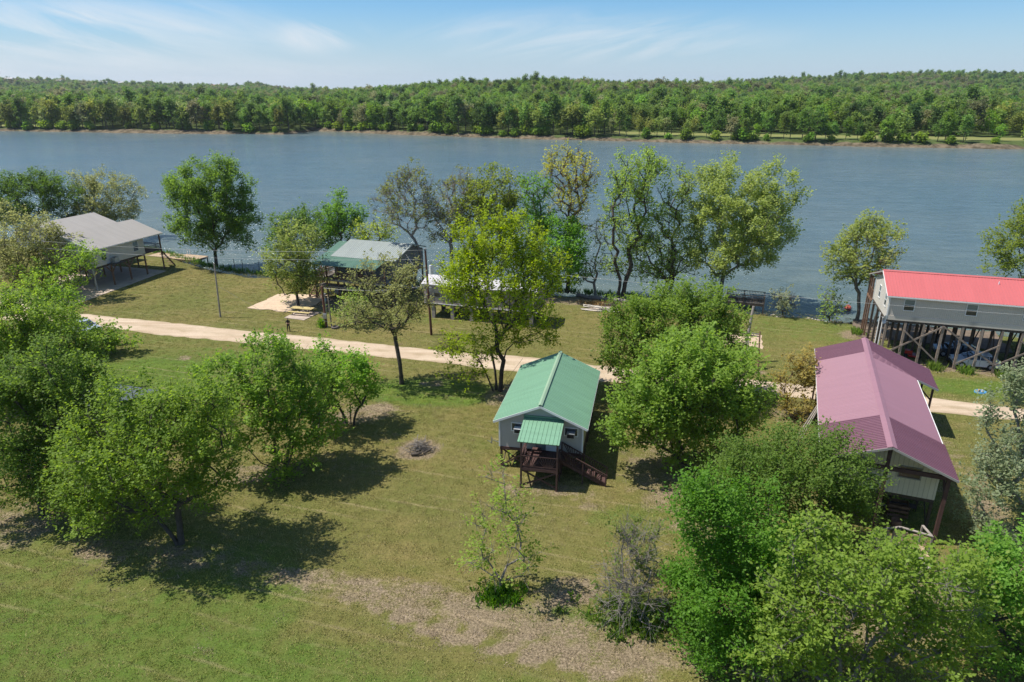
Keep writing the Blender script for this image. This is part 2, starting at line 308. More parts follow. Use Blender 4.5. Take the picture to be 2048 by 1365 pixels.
dirtA = blobs([(-7.85, 50.9, 1.75, 1.9, 0, 1.0), (-13.6, 57.6, 3.6, 2.0, 25, .68), (-9, 33.6, 11, 1.2, -15, .60), (1, 30.6, 9, 1.9, -22, .60), (-3.5, 30.0, 5.5, .5, -24, 1.0), (3, 28.2, 4, .45, -24, 1.0), (8, 28.6, 5, 1.7, -25, .5), (-24, 37, 7, 1.8, -8, .48), (-33, 33, 2.0, .9, 30, .62), (-36, 40, 5, 3, 0, .5), (1.2, 61.5, 4.2, 3.4, 10, .62), (12.5, 45.5, 3.6, 8, 0, .52), (34, 40, 1.1, 9, -20, .6), (48, 68.5, 9, 1.3, -18, .85), (43.2, 79, 3, 2.2, 0, .75), (-8.4, 64.3, 1.6, .8, 0, .75), (-26, 92.5, 6.5, 3.2, -18, .8), (10, 93.5, 9, 2.2, -10, .7), (-37, 71.5, 1.1, .7, 0, .7), (-29, 79, 3.6, 1, -15, .5), (6, 42.6, 1.5, .6, 0, .5), (26, 67.6, 1.4, .7, 0, .8), (-38.7, 88, 1.0, .8, 0, .5), (20, 33, 7, 4, 0, .6), (3.6, 33.5, 2.2, 1.2, 0, .7), (26, 57, 2.4, 2.2, 0, .5), (36, 52, 2.5, 6, -20, .35), (-20, 47, 4, 1.6, 10, .5), (2.6, 44.5, 4.5, 1.4, -10, .45)])
shoreA = np.clip((dd + 2.2) / 1.6, 0, 1)
npmesh('ground', np.stack([gx, gy, gz], 1), gq, 'grass_ground', attr={'lush': ('POINT', lushA), 'dirt': ('POINT', dirtA), 'shore': ('POINT', shoreA)}, smooth=True, kind='structure')

# water
m, nt = newmat('river_water')
P0 = N(nt, 'ShaderNodeNewGeometry').outputs['Position']
ma = N(nt, 'ShaderNodeMapping', ins={0: P0, 2: (0, 0, R(12)), 3: (.42, 1.0, 1)}).outputs[0]
wa = noise(nt, ma, .40, 5, .62, .5); wb = noise(nt, ma, 2.2, 4, .65, .3); wc = noise(nt, P0, .018, 3, .5)
hh = mth(nt, 'ADD', mth(nt, 'MULTIPLY', wa, .75), mth(nt, 'MULTIPLY', wb, .30))
bw = N(nt, 'ShaderNodeBump', ins={'Strength': 1., 'Distance': 1.0, 'Height': hh})
sepw = N(nt, 'ShaderNodeSeparateXYZ', ins={0: P0})
base = mixc(nt, ramp(nt, wc, .35, .65), (.112, .175, .205), (.138, .190, .205))
base = mixc(nt, ramp(nt, mth(nt, 'ADD', sepw.outputs[1], mth(nt, 'MULTIPLY', sepw.outputs[0], .28)), 170, 95, 0, .9), base, (.140, .170, .145))
base = mixc(nt, ramp(nt, mth(nt, 'ADD', sepw.outputs[1], mth(nt, 'MULTIPLY', sepw.outputs[0], .36)), 420, 475, 0, .9), base, (.185, .190, .150))
base = mixc(nt, ramp(nt, mth(nt, 'ADD', mth(nt, 'MULTIPLY', wa, .7), mth(nt, 'MULTIPLY', noise(nt, N(nt, 'ShaderNodeMapping', ins={0: P0, 2: (0, 0, R(12)), 3: (.03, .16, 1)}).outputs[0], 1., 4, .6), .3)), .38, .64, 0, .55), base, (.055, .100, .122))  # light and dark of ripples and wind lanes, painted into the base colour
cap = noise(nt, N(nt, 'ShaderNodeMapping', ins={0: P0, 2: (0, 0, R(12)), 3: (.7, 1.1, 1)}).outputs[0], .55, 5, .75)
gate = noise(nt, P0, .05, 2, .5)
cf = mth(nt, 'MULTIPLY', ramp(nt, cap, .765, .785), ramp(nt, gate, .45, .6))
base = mixc(nt, cf, base, (.8, .82, .82))
bs = N(nt, 'ShaderNodeBsdfPrincipled', ins={'Base Color': base, 'Roughness': .16, 'IOR': 1.33, 'Specular IOR Level': .5, 'Normal': bw.outputs[0]})
N(nt, 'ShaderNodeOutputMaterial', ins={0: bs.outputs[0]})
mesh('river', [(-4000, -300, -1.35), (4000, -300, -1.35), (4000, 900, -1.35), (-4000, 900, -1.35)], [(0, 1, 2, 3)], 'river_water', kind='structure')

# far terrain: flat bottomland, then three ridges given as skyline height against bearing (x / y)
def hz(pxl, pyl, D, tree=21):
    r = [];
    for x, y in zip(pxl, pyl):
        v = (y - 682.5) / 1365; ry = .9379 - v * .3469; r.append(((x - 1024) / 1365 / ry, 28.5 + D * (-.3469 - v * .9379) / ry - tree))
    return np.array(r)
RID = [
 (hz((-900, -300, 0, 100, 240, 400, 480, 510, 560, 640, 720, 900), (160, 158, 156, 159, 165, 171, 171, 167, 176, 181, 181, 190), 2400), 2400, 1400),
 (hz((450, 560, 640, 700, 760, 850, 950, 1090, 1300, 1450, 1550, 2048, 2900), (215, 196, 186, 180, 172, 163, 159, 156, 160, 162, 167, 175, 180), 1150), 1150, 640),
 (hz((1200, 1350, 1500, 1600, 1700, 1850, 2048, 2400, 3000), (190, 170, 162, 156, 150, 145, 147, 150, 155), 1900), 1900, 1050)]
def far_y(x): return np.interp(x, FAR[:, 0], FAR[:, 1])
def terr(x, y):
    d = y - far_y(x); z = -2.2 + 3.6 / (1 + np.exp(-(d + (vnoise(x, y, 20, 4) - .5) * 8) * .5)) + np.clip(d, 0, 400) * .006
    az = x / np.maximum(y, 50)
    for pr, D, Y0 in RID:
        h = np.interp(az, pr[:, 0], pr[:, 1], left=-5, right=-5); t = np.clip((y - Y0) / (D - Y0), 0, 1.0); t = t * t * (3 - 2 * t)
        back = np.clip((y - D) / 900, 0, 1)
        z = np.where(t > .002, np.maximum(z, h * t * (1 - back * .8) + (vnoise(x, y, 140, 5) - .5) * 10 * t * (1 - .7 * (y > D * .9))), z)
    return z
m, nt = newmat('forest_floor')
P0 = N(nt, 'ShaderNodeNewGeometry').outputs['Position']
na = noise(nt, P0, .04, 5, .6); nb = noise(nt, P0, .3, 5, .7)
fl = mixc(nt, ramp(nt, nb, .35, .65), (.050, .075, .022), (.095, .125, .038))
md = N(nt, 'ShaderNodeAttribute', attribute_name='meadow').outputs['Fac']; bk = N(nt, 'ShaderNodeAttribute', attribute_name='bank').outputs['Fac']
fl = mixc(nt, md, fl, mixc(nt, nb, (.160, .185, .060), (.240, .230, .085)))
fl = mixc(nt, ramp(nt, mth(nt, 'ADD', bk, mth(nt, 'SUBTRACT', na, .5)), .3, .6), fl, mixc(nt, ramp(nt, nb, .4, .6), (.075, .062, .040), (.19, .15, .10)))
bs = N(nt, 'ShaderNodeBsdfPrincipled', ins={'Base Color': fl, 'Roughness': .95, 'Specular IOR Level': .1}); N(nt, 'ShaderNodeOutputMaterial', ins={0: bs.outputs[0]})
fx, fy, fq = grid(np.concatenate([np.arange(-3600, -1000, 60), np.arange(-1000, -320, 20), np.arange(-320, 420, 5), np.arange(420, 1000, 20), np.arange(1000, 3800, 60)]), np.concatenate([np.arange(-400, 330, 30), np.arange(330, 620, 4), np.arange(620, 1300, 17), np.arange(1300, 4600, 60)]))
fz = terr(fx, fy); fd = fy - far_y(fx)
meadow = ((fd > 22) & (fd < 46) & (fx > 60)) * 1.0 + ((fd > 10) & (fd < 30) & (fx > -420) & (fx < -330)) * 1.0
keep = (fz[fq].max(1) > -2.19)
npmesh('hills', np.stack([fx, fy, fz], 1), fq[keep], 'forest_floor', attr={'meadow': ('POINT', np.clip(meadow, 0, 1)), 'bank': ('POINT', np.clip(1.0 - fd / 3, 0, 1))}, smooth=True, kind='structure')

# gravel road and pads
m, nt = newmat('gravel')
P0 = N(nt, 'ShaderNodeNewGeometry').outputs['Position']
comb = N(nt, 'ShaderNodeMapping', ins={0: P0, 2: (0, 0, R(17)), 3: (.10, 1.4, 1)}).outputs[0]
a = noise(nt, comb, .9, 5, .6); b = noise(nt, P0, 9, 5, .8); c = noise(nt, P0, .5, 5, .6)
gc = mixc(nt, ramp(nt, a, .35, .65), (.430, .325, .225), (.560, .455, .340)); gc = mixc(nt, ramp(nt, c, .55, .75, 0, .6), gc, (.360, .270, .180))
rv = N(nt, 'ShaderNodeAttribute', attribute_name='across').outputs['Fac']
rw = mth(nt, 'ADD', rv, mth(nt, 'MULTIPLY', mth(nt, 'SUBTRACT', c, .5), .35))
mid_ = mth(nt, 'MULTIPLY', ramp(nt, mth(nt, 'ABSOLUTE', mth(nt, 'SUBTRACT', rw, .5)), .16, .04), .45)
gc = mixc(nt, mth(nt, 'MULTIPLY', mid_, ramp(nt, c, .35, .6)), gc, (.30, .235, .14)); gc = mixc(nt, ramp(nt, mth(nt, 'ABSOLUTE', mth(nt, 'SUBTRACT', rw, .5)), .38, .52, 0, .7), gc, (.30, .24, .15))
kk = ramp(nt, b, .3, .7, .8, 1.15)
gc = N(nt, 'ShaderNodeMix', data_type='RGBA', blend_type='MULTIPLY', ins={0: 1., 6: gc, 7: N(nt, 'ShaderNodeCombineColor', ins={0: kk, 1: kk, 2: kk}).outputs[0]}).outputs[2]
bs = N(nt, 'ShaderNodeBsdfPrincipled', ins={'Base Color': gc, 'Roughness': .95, 'Specular IOR Level': .1, 'Normal': N(nt, 'ShaderNodeBump', ins={'Strength': .5, 'Distance': .05, 'Height': b}).outputs[0]})
N(nt, 'ShaderNodeOutputMaterial', ins={0: bs.outputs[0]})
RT = np.array([(-140, 107), (-79, 91.7), (-58.6, 87.6), (-47.8, 84.7), (-38.1, 82.1), (-26.7, 78.9), (-19, 77), (-8.8, 74), (2, 71.7), (10, 69.2), (25, 65.3), (41.2, 60.9), (46.8, 59.2), (54.6, 57), (130, 36)])
RB = np.array([(-140, 101.5), (-75.2, 86.5), (-52, 81.9), (-43.1, 79), (-32.2, 76.2), (-23.5, 74.1), (-15.5, 72.1), (-8.9, 70.6), (.2, 67.7), (9.3, 65), (25.1, 61.6), (39.6, 57.8), (43.5, 56.8), (52.5, 54.4), (130, 33.5)])
def gheight(x, y):
    d = (y - shore_y(x)); return (vnoise(x, y, 14, 3) - .5) * .12
V = []; Q = []; xs = np.arange(-130, 120, .5); nacross = 9
for i, x in enumerate(xs):
    t = np.interp(x, RT[:, 0], RT[:, 1]) + (vnoise(x, 0, 1.1, 6) - .5) * .35 + (vnoise(x, 0, 6, 6) - .5) * .4; b_ = np.interp(x, RB[:, 0], RB[:, 1]) + (vnoise(x, 9, 1.0, 7) - .5) * .4 + (vnoise(x, 9, 7, 7) - .5) * .4
    for j in range(nacross):
        y = b_ + (t - b_) * j / (nacross - 1); V.append((x, y, gheight(x, y) + .03 - .026 * (abs(j - 4) == 4) + .01))
    if i: Q += [((i - 1) * nacross + j, i * nacross + j, i * nacross + j + 1, (i - 1) * nacross + j + 1) for j in range(nacross - 1)]
npmesh('road', V, Q, 'gravel', smooth=True, attr={'across': ('POINT', np.tile(np.linspace(0, 1, nacross), len(xs)))}, kind='structure')
pm('concrete', (.46, .37, .30), .9, .18, .8, .02, world=True); pm('sand', (.50, .38, .27), .95, .15, 1.5, .03, world=True)
def pad(name, mat, pts, z=.05, **k):
    """slab poured on the ground with slightly uneven edges"""
    P = []
    for i in range(len(pts)):
        a, b = Vector(pts[i]), Vector(pts[(i + 1) % len(pts)]); L = (b - a).length; n = max(2, int(L / .6))
        for j in range(n):
            p = a.lerp(b, j / n); q = (vnoise(p.x, p.y, .9, 8) - .5) * k.get('rag', .0); P.append((p.x + q, p.y + q))
    n = len(P); V = [(x, y, z) for x, y in P] + [(x, y, -.1) for x, y in P]
    F = [tuple(range(n)), ] + [(i, n + i, n + (i + 1) % n, (i + 1) % n) for i in range(n)]
    return mesh(name, V, F, mat, kind='structure')
pad('driveway', 'sand', [(-36.6, 90.1), (-34.4, 96.9), (-27, 96.5), (-27.5, 91.5), (-30.6, 88.3)], .075, rag=.5)
pad('carport_slab', 'concrete', [(-61.9, 88.9), (-60.2, 96.9), (-57.4, 110.5), (-70, 114.5), (-76, 97), (-73, 90)], .075)
pad('table_slab', 'concrete', [(-30.1, 85.7), (-27.2, 84.7), (-25.9, 88.1), (-29, 89.2)], .10)
pad('sand_patch', 'sand', [(21.5, 76.8), (29.1, 74.1), (30.8, 79.0), (23.5, 81.5)], .075, rag=.6)
pm('packed_dirt', (.17, .13, .095), .95, .25, 1.2, .03, world=True); pad('dirt_floor', 'packed_dirt', [(42.3, 78.6), (44.6, 85), (60, 80), (57.5, 73)], .065, rag=.8)

# ------------------------------------------------------------------ building materials
pm('white_trim', (.72, .72, .70), .55, .06, 3); pm('glass', (.030, .038, .045), .08, .1, 1, spec=.9); pm('glass_light', (.16, .20, .21), .12, .15, 1.5, spec=.9)
pm('siding_grey', (.46, .44, .41), .6, .05, .6, groove=('z', .11, .25)); pm('siding_beige', (.46, .42, .30), .65, .06, .6, groove=('z', .11, .22))
pm('panel_cream', (.72, .68, .56), .7, .07, .5, groove=('x', .30, .30)); pm('panel_taupe', (.56, .51, .44), .7, .06, .5, groove=('x', .20, .28)); pm('panel_taupe_end', (.60, .57, .52), .7, .05, .5, groove=('y', .20, .22))
pm('board_pinkgrey', (.37, .31, .285), .85, .2, 2, groove=('x', .20, .5)); pm('panel_grey', (.20, .205, .20), .7, .08, .6, groove=('y', .3, .2)); pm('siding_tan', (.62, .585, .53), .65, .05, .6, groove=('z', .13, .18))
pm('stain_brown', (.075, .040, .036), .65, .3, 3, .01, world=True); pm('wood_brown', (.18, .105, .070), .8, .35, 3, .02, world=True); pm('wood_grey', (.30, .265, .235), .85, .3, 3, .02, world=True); pm('wood_dark', (.075, .060, .050), .85, .35, 3, .02, world=True); pm('wood_tan', (.42, .31, .20), .8, .3, 3, .02, world=True); pm('wood_white', (.62, .56, .48), .8, .25, 3, .02, world=True)
pm('wood_weather', (.25, .20, .165), .85, .35, 3, .02, world=True); pm('roof_green_cap', (.25, .36, .25), .5, .1, .7); pm('roof_green', (.165, .315, .205), .42, .10, .7, .004, spec=.5, streak=(.35, 3.5, .35)); pm('roof_green_old', (.10, .19, .14), .45, .12, .7, .004, spec=.5, streak=(3, .35, .35)); pm('roof_silver', (.30, .33, .31), .42, .10, .6, .003, spec=.6, streak=(3, .35, .35)); pm('roof_white', (.52, .50, .50), .5, .08, .6, .003, streak=(2, .5, .5))
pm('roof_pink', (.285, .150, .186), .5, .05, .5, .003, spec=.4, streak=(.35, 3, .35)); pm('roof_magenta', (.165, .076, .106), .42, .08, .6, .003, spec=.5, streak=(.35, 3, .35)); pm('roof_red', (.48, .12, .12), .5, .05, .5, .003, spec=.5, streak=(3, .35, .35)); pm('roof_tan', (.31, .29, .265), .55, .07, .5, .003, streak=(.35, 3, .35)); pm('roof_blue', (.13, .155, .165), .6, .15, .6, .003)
pm('metal_grey', (.38, .40, .42), .4, .1, 2, metal=.4); pm('plastic_white', (.72, .73, .74), .4, .04, 2); pm('black', (.012, .012, .013), .6, .1, 2); pm('rubber', (.020, .020, .021), .85, .1, 2); pm('soffit', (.30, .29, .27), .8, .05, 1)

# ------------------------------------------------------------------ green roofed cabin on stilts
t = thing('stilt_cabin', 'small grey cabin with a green metal gable roof standing on brown braced stilts', 'cabin', (-.95, 47.95, 0), -11.5)
Wd, Ln, Z0, Z1, ZR = 6.5, 10.7, 1.9, 4.4, 5.82
mesh('floor', [], [], 'soffit', t) if False else box(t, 'floor_frame', 'wood_dark', (Wd / 2, Ln / 2, Z0 - .12), (Wd - .1, Ln - .1, .22))
gwall(t, 'wall', 'siding_grey', 0, Wd, 0, Z0, Z1, ZR - .1); gwall(t, 'wall', 'siding_beige', 0, Wd, Ln - .12, Z0, Z1, ZR - .1)
gwall(t, 'wall', 'siding_beige', .125, Ln - .125, 0, Z0, Z1, None, .12, axis='x'); gwall(t, 'wall', 'siding_beige', .125, Ln - .125, Wd - .12, Z0, Z1, None, .12, axis='x')
for x in (-.02, Wd + .02): box(t, 'corner_trim', 'white_trim', (x, -.02, (Z0 + Z1) / 2), (.12, .12, Z1 - Z0))
sl_ = (ZR - Z1) / (Wd / 2); ov = .42; yb, yf = Ln + .4, -.48
slab(t, 'roof_panel', 'roof_green', (-ov, yb, Z1 - ov * sl_ + .1), (-ov, yf, Z1 - ov * sl_ + .1), (Wd / 2, yf, ZR + .1), (Wd / 2, yb, ZR + .1), .24, .032)
slab(t, 'roof_panel', 'roof_green', (Wd + ov, yf, Z1 - ov * sl_ + .1), (Wd + ov, yb, Z1 - ov * sl_ + .1), (Wd / 2, yb, ZR + .1), (Wd / 2, yf, ZR + .1), .24, .032)
rc = [(Wd / 2 - .16, .055), (Wd / 2, .125), (Wd / 2 + .16, .055), (Wd / 2 + .16, .035), (Wd / 2, .10), (Wd / 2 - .16, .035)]
mesh('ridge_cap', [(x, y, ZR + .1 + z) for y in (yf - .02, yb + .02) for x, z in rc], [(0, 1, 7, 6), (1, 2, 8, 7), (2, 3, 9, 8), (3, 4, 10, 9), (4, 5, 11, 10), (5, 0, 6, 11), (0, 5, 4, 1), (1, 4, 3, 2), (6, 7, 10, 11), (7, 8, 9, 10)], 'roof_green_cap', t)
for y in (yf - .015, yb + .015):
    beam(t, 'fascia', 'white_trim', (-ov, y, Z1 - ov * sl_), (Wd / 2, y, ZR + .0), .03, .17); beam(t, 'fascia', 'white_trim', (Wd + ov, y, Z1 - ov * sl_), (Wd / 2, y, ZR + .0), .03, .17)
for x in (-ov, Wd + ov): beam(t, 'gutter', 'white_trim', (x, yf, Z1 - ov * sl_ + .01), (x, yb, Z1 - ov * sl_ + .01), .06, .12)
for i, (wx, wz) in enumerate(((1.45, 3.72), (5.62, 3.72))):
    f = window(t, (wx, 0, wz), .95, .62, 'y', -1, rail=False)
    ac = box(t, 'air_conditioner', 'plastic_white' if i == 0 else 'metal_grey', (wx + (.05 if i == 0 else 0), -.26, wz - .14), (.62, .46, .40)); box(ac, 'grille', 'black', (0, -.51, 0), (.85, .03, .75))
d = box(t, 'door', 'white_trim', (4.15, -.04, Z0 + 1.02), (.92, .07, 2.0)); box(d, 'pane', 'glass_light', (-.02, -.56, .16), (.58, .12, .5)); box(d, 'handle', 'metal_grey', (.4, -1.1, -.05), (.07, 1.2, .03))
box(t, 'sliding_panel', 'glass_light', (3.25, -.03, Z0 + 1.0), (.8, .04, 1.9))
# stilts and crossed braces under the cabin
xs_, ys_ = (.1, 2.2, 4.3, 6.4), (.1, 2.75, 5.4, 8.0, 10.6)
for x in xs_:
    for y in ys_: box(t, 'stilt', 'stain_brown', (x, y, Z0 / 2 - .15), (.16, .16, Z0 + .1))
for x in (xs_[0], xs_[3]):
    for a, b in zip(ys_, ys_[1:]):
        beam(t, 'brace', 'stain_brown', (x + .1, a, .15), (x + .1, b, Z0 - .3), .05, .13); beam(t, 'brace', 'stain_brown', (x - .1, b, .15), (x - .1, a, Z0 - .3), .05, .13)
for y in (ys_[0], ys_[4]):
    for a, b in ((xs_[0], xs_[1]), (xs_[2], xs_[3])):
        beam(t, 'brace', 'stain_brown', (a, y - .1, .15), (b, y - .1, Z0 - .3), .05, .13); beam(t, 'brace', 'stain_brown', (b, y + .1, .15), (a, y + .1, Z0 - .3), .05, .13)
beam(t, 'rim_beam', 'stain_brown', (0, .0, Z0 - .12), (Wd, 0, Z0 - .12), .1, .24); beam(t, 'rim_beam', 'stain_brown', (Wd, 0, Z0 - .12), (Wd, Ln, Z0 - .12), .1, .24)
# porch deck, its roof, sunburst railings
X0, X1, Y0, Zd = 2.2, 4.95, -2.75, Z0 - .05
for i in range(18): box(t, 'deck_board', 'stain_brown', (X0 + .07 + i * .155, Y0 / 2 - .02, Zd), (.14, -Y0 - .1, .05))
for y in (Y0, -.1): beam(t, 'rim_beam', 'stain_brown', (X0 - .05, y, Zd - .14), (X1 + .05, y, Zd - .14), .06, .24)
for x in (X0, X1): beam(t, 'rim_beam', 'stain_brown', (x, Y0, Zd - .14), (x, 0, Zd - .14), .06, .24)
ZA, ZB = 4.05, 4.72
for x in (X0 + .02, X1 - .02): box(t, 'porch_post', 'stain_brown', (x, Y0 + .02, (ZA) / 2), (.13, .13, ZA)); box(t, 'stilt', 'stain_brown', (x, -.35, Zd / 2), (.13, .13, Zd))
beam(t, 'porch_beam', 'stain_brown', (X0, Y0 + .1, ZA - .1), (X1, Y0 + .1, ZA - .1), .08, .18)
slab(t, 'porch_roof', 'roof_green', (X0 - .25, Y0 - .15, ZA), (X1 + .12, Y0 - .15, ZA), (X1 + .12, -.02, ZB), (X0 - .25, -.02, ZB), .31, .035, rw=.03)
beam(t, 'flashing', 'roof_green', (X0 - .3, -.06, ZB + .07), (X1 + .17, -.06, ZB + .07), .08, .12)
for a, b in (((X0, Y0 + .1, .2), (X1, Y0 + .1, Zd - .3)), ((X1, Y0 + .16, .2), (X0, Y0 + .16, Zd - .3))): beam(t, 'brace', 'stain_brown', a, b, .05, .14)
beam(t, 'brace', 'stain_brown', (X0, -.4, .2), (X0, Y0, Zd - .3), .05, .14); beam(t, 'brace', 'stain_brown', (X1, -.4, .2), (X1, Y0, Zd - .3), .05, .14)
beam(t, 'bench', 'stain_brown', (X0 + .5, -.55, Zd + .42), (X0 + 1.2, -.55, Zd + .42), .34, .05); beam(t, 'bench_leg', 'stain_brown', (X0 + .6, -.55, Zd), (X0 + .6, -.55, Zd + .4), .3, .05); beam(t, 'bench_leg', 'stain_brown', (X0 + 1.1, -.55, Zd), (X0 + 1.1, -.55, Zd + .4), .3, .05)
def sunburst(t, a, b, h, mat):
    """railing bay whose slats fan out from the bottom middle"""
    a, b = Vector(a), Vector(b); up = Vector((0, 0, h)); beam(t, 'handrail', mat, a + up, b + up, .14, .05); beam(t, 'bottom_rail', mat, a + up * .12, b + up * .12, .05, .07)
    n = 8
    for i in range(n + 1):
        q = i / n; beam(t, 'slat', mat, a.lerp(b, .5 + (q - .5) * .35) + up * .12, a.lerp(b, min(.97, max(.03, .5 + (q - .5) * 1.25))) + up * (1 if .1 < q < .9 else .62), .035, .05)
sunburst(t, (X0, Y0, Zd), (X0, -.1, Zd), 1.0, 'stain_brown'); sunburst(t, (X0, Y0, Zd), (X0 + 1.37, Y0, Zd), 1.0, 'stain_brown'); sunburst(t, (X0 + 1.37, Y0, Zd), (X1, Y0, Zd), 1.0, 'stain_brown'); sunburst(t, (X1, Y0, Zd), (X1, Y0 + 1.35, Zd), 1.0, 'stain_brown')
# stairs falling away to the side, parallel with the front wall
sx0, sx1, syA, syB = X1, X1 + 3.55, -1.25, -.2; ns_ = 9
for y in (syA, syB): beam(t, 'stringer', 'stain_brown', (sx0, y, Zd - .05), (sx1, y, .05), .06, .26)
for i in range(ns_):
    q = (i + .5) / ns_; box(t, 'stair_tread', 'stain_brown', (sx0 + (sx1 - sx0) * q, (syA + syB) / 2, Zd * (1 - q) + .06), (.30, 1.05, .05))
for y in (syA - .06, syB + .06):
    beam(t, 'handrail', 'stain_brown', (sx0 - .05, y, Zd + 1.0), (sx1 + .1, y, .98), .12, .05); beam(t, 'bottom_rail', 'stain_brown', (sx0, y, Zd + .28), (sx1, y, .28), .05, .07)
    for q in (.0, .5, 1.): box(t, 'newel_post', 'stain_brown', (sx0 + (sx1 - sx0) * q, y, (Zd * (1 - q) + 1.0) / 2), (.10, .10, Zd * (1 - q) + 1.0))
    for k_ in range(2):
        for j in range(8):
            qa = k_ * .5 + .25 + (j - 3.5) * .022; qb = k_ * .5 + .25 + (j - 3.5) * .062; f = lambda q, h: (sx0 + (sx1 - sx0) * q, y, Zd * (1 - q) + .28 * (1 - h) + 1.0 * h - (.0))
            beam(t, 'slat', 'stain_brown', f(qa, 0), f(qb, 1), .035, .05)
dsh = thing('satellite_dish', 'small grey satellite dish on the side wall of the green roofed cabin', 'satellite dish', (-1.55, 48.1, 2.35), 0)
V = [(0, 0, 0)]; F = []
for j in range(1, 4):
    for i in range(12): a = 2 * math.pi * i / 12; r = .11 * j; V.append((-r * r * .9, r * math.cos(a), r * math.sin(a)))
F = [(0, 1 + i, 1 + (i + 1) % 12) for i in range(12)] + [(1 + (j - 1) * 12 + i, 1 + (j - 1) * 12 + (i + 1) % 12, 1 + j * 12 + (i + 1) % 12, 1 + j * 12 + i) for j in (1, 2) for i in range(12)]
mesh('reflector', V, F, 'metal_grey', dsh, True); beam(dsh, 'mast', 'metal_grey', (.02, 0, 0), (.55, .05, -.25), .04); beam(dsh, 'feed_arm', 'metal_grey', (0, 0, -.28), (-.4, 0, -.05), .03)

# ------------------------------------------------------------------ pink and magenta roofed house (local y runs along the ridge)
t = thing('stilt_house', 'cream panelled house on posts with a long pink and magenta metal roof', 'house', (0, 0, 0), -21.7)
XL, XR, XM, XE = 4.35, 12.45, 8.42, 14.05; YF, YB = 45.2, 67.3; ZE, ZP = 5.2, 6.8; ks = (ZP - ZE) / (XR - XM); kl = (ZP - ZE) / (XM - XL)
yA, yB_, yC = 50.3, 62.4, YB
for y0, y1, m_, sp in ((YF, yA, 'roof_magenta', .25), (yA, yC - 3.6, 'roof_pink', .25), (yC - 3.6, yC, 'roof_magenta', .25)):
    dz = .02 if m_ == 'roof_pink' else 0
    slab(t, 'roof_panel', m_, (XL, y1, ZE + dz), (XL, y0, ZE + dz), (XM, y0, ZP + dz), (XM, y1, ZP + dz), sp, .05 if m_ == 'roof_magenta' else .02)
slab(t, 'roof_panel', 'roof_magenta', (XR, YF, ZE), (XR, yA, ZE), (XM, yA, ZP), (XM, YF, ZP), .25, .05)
xp = XR - .18
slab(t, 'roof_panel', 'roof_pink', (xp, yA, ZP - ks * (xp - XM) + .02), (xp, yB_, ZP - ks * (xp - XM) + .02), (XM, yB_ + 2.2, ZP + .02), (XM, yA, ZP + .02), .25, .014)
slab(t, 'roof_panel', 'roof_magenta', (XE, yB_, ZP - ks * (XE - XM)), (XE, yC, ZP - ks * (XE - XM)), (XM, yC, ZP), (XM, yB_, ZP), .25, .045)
mesh('ridge_cap', [(XM + x, y, ZP + z) for y in (YF - .03, yC + .03) for x, z in ((-.3, -.05), (0, .09), (.3, -.05), (0, .03))], [(0, 1, 5, 4), (1, 2, 6, 5), (2, 3, 7, 6), (3, 0, 4, 7), (0, 3, 2, 1), (4, 5, 6, 7)], 'roof_pink', t)
for a, b in (((XL, YF - .02, ZE - .06), (XM, YF - .02, ZP - .06)), ((XR, YF - .02, ZE - .06), (XM, YF - .02, ZP - .06))): beam(t, 'fascia', 'soffit', a, b, .04, .15)
beam(t, 'gutter', 'white_trim', (xp + .04, yA, ZP - ks * (xp - XM) - .06), (xp + .04, yB_ - .2, ZP - ks * (xp - XM) - .06), .08, .10); beam(t, 'fascia', 'white_trim', (XL, YF, ZE - .06), (XL, YB, ZE - .06), .04, .14)
beam(t, 'fascia', 'metal_grey', (XR, yB_ - .02, ZE - .07), (XE, yB_ - .02, ZP - ks * (XE - XM) - .07), .04, .16)
Zf = 2.5; wl, wr, wf, wb = XL + .55, XR - .6, 47.1, 62.0
gwall(t, 'wall', 'panel_cream', wl, wr, wf, Zf, ZP - (XM - wl) * kl - .05, ZP - .05, .12, XM); gwall(t, 'wall', 'panel_cream', wl, wr, wb, Zf, ZP - (XM - wl) * kl - .05, ZP - .05, .12, XM)
gwall(t, 'wall', 'panel_cream', wf + .125, wb - .005, wl, Zf, ZP - (XM - wl) * kl - .06, None, .12, axis='x'); gwall(t, 'wall', 'panel_cream', wf + .125, wb - .005, wr - .12, Zf, ZP - (wr - XM) * ks - .06, None, .12, axis='x')
box(t, 'floor_frame', 'wood_dark', ((wl + wr) / 2, (wf + wb) / 2, Zf - .14), (wr - wl - .05, wb - wf - .05, .24))
for x, z in ((wl + 1.9, 4.3), (wr - 1.75, 4.25)): window(t, (x, wf, z), 1.25, .75, 'y', -1, 'soffit', rail=False)
# dark frame carrying the roof in front of the gable
for x, zt in ((XL + .5, ZE + .0), (XM, ZP - .2), (XR - .45, ZE - .05)): box(t, 'post', 'stain_brown', (x, YF + .45, zt / 2), (.22, .22, zt))
beam(t, 'tie_beam', 'stain_brown', (XL + .3, YF + .45, ZE - .15), (XR - .2, YF + .45, ZE - .15), .16, .28)
beam(t, 'brace', 'stain_brown', (XM, YF + .45, 3.2), (XM - 1.6, YF + .45, ZE - .2), .1, .16); beam(t, 'brace', 'stain_brown', (XR - .45, YF + .45, 3.6), (XR - .45, YF + 2.2, ZE - .3), .12, .2)
for x in (wl + .1, XM, wr - .1):
    for y in np.arange(wf + .1, wb, 3.7): box(t, 'stilt', 'wood_dark', (x, y, Zf / 2 - .1), (.18, .18, Zf))
for y in np.arange(wf + .1, wb - 4, 3.7): beam(t, 'brace', 'wood_dark', (wr - .1, y, .3), (wr - .1, y + 3.7, Zf - .3), .06, .14)
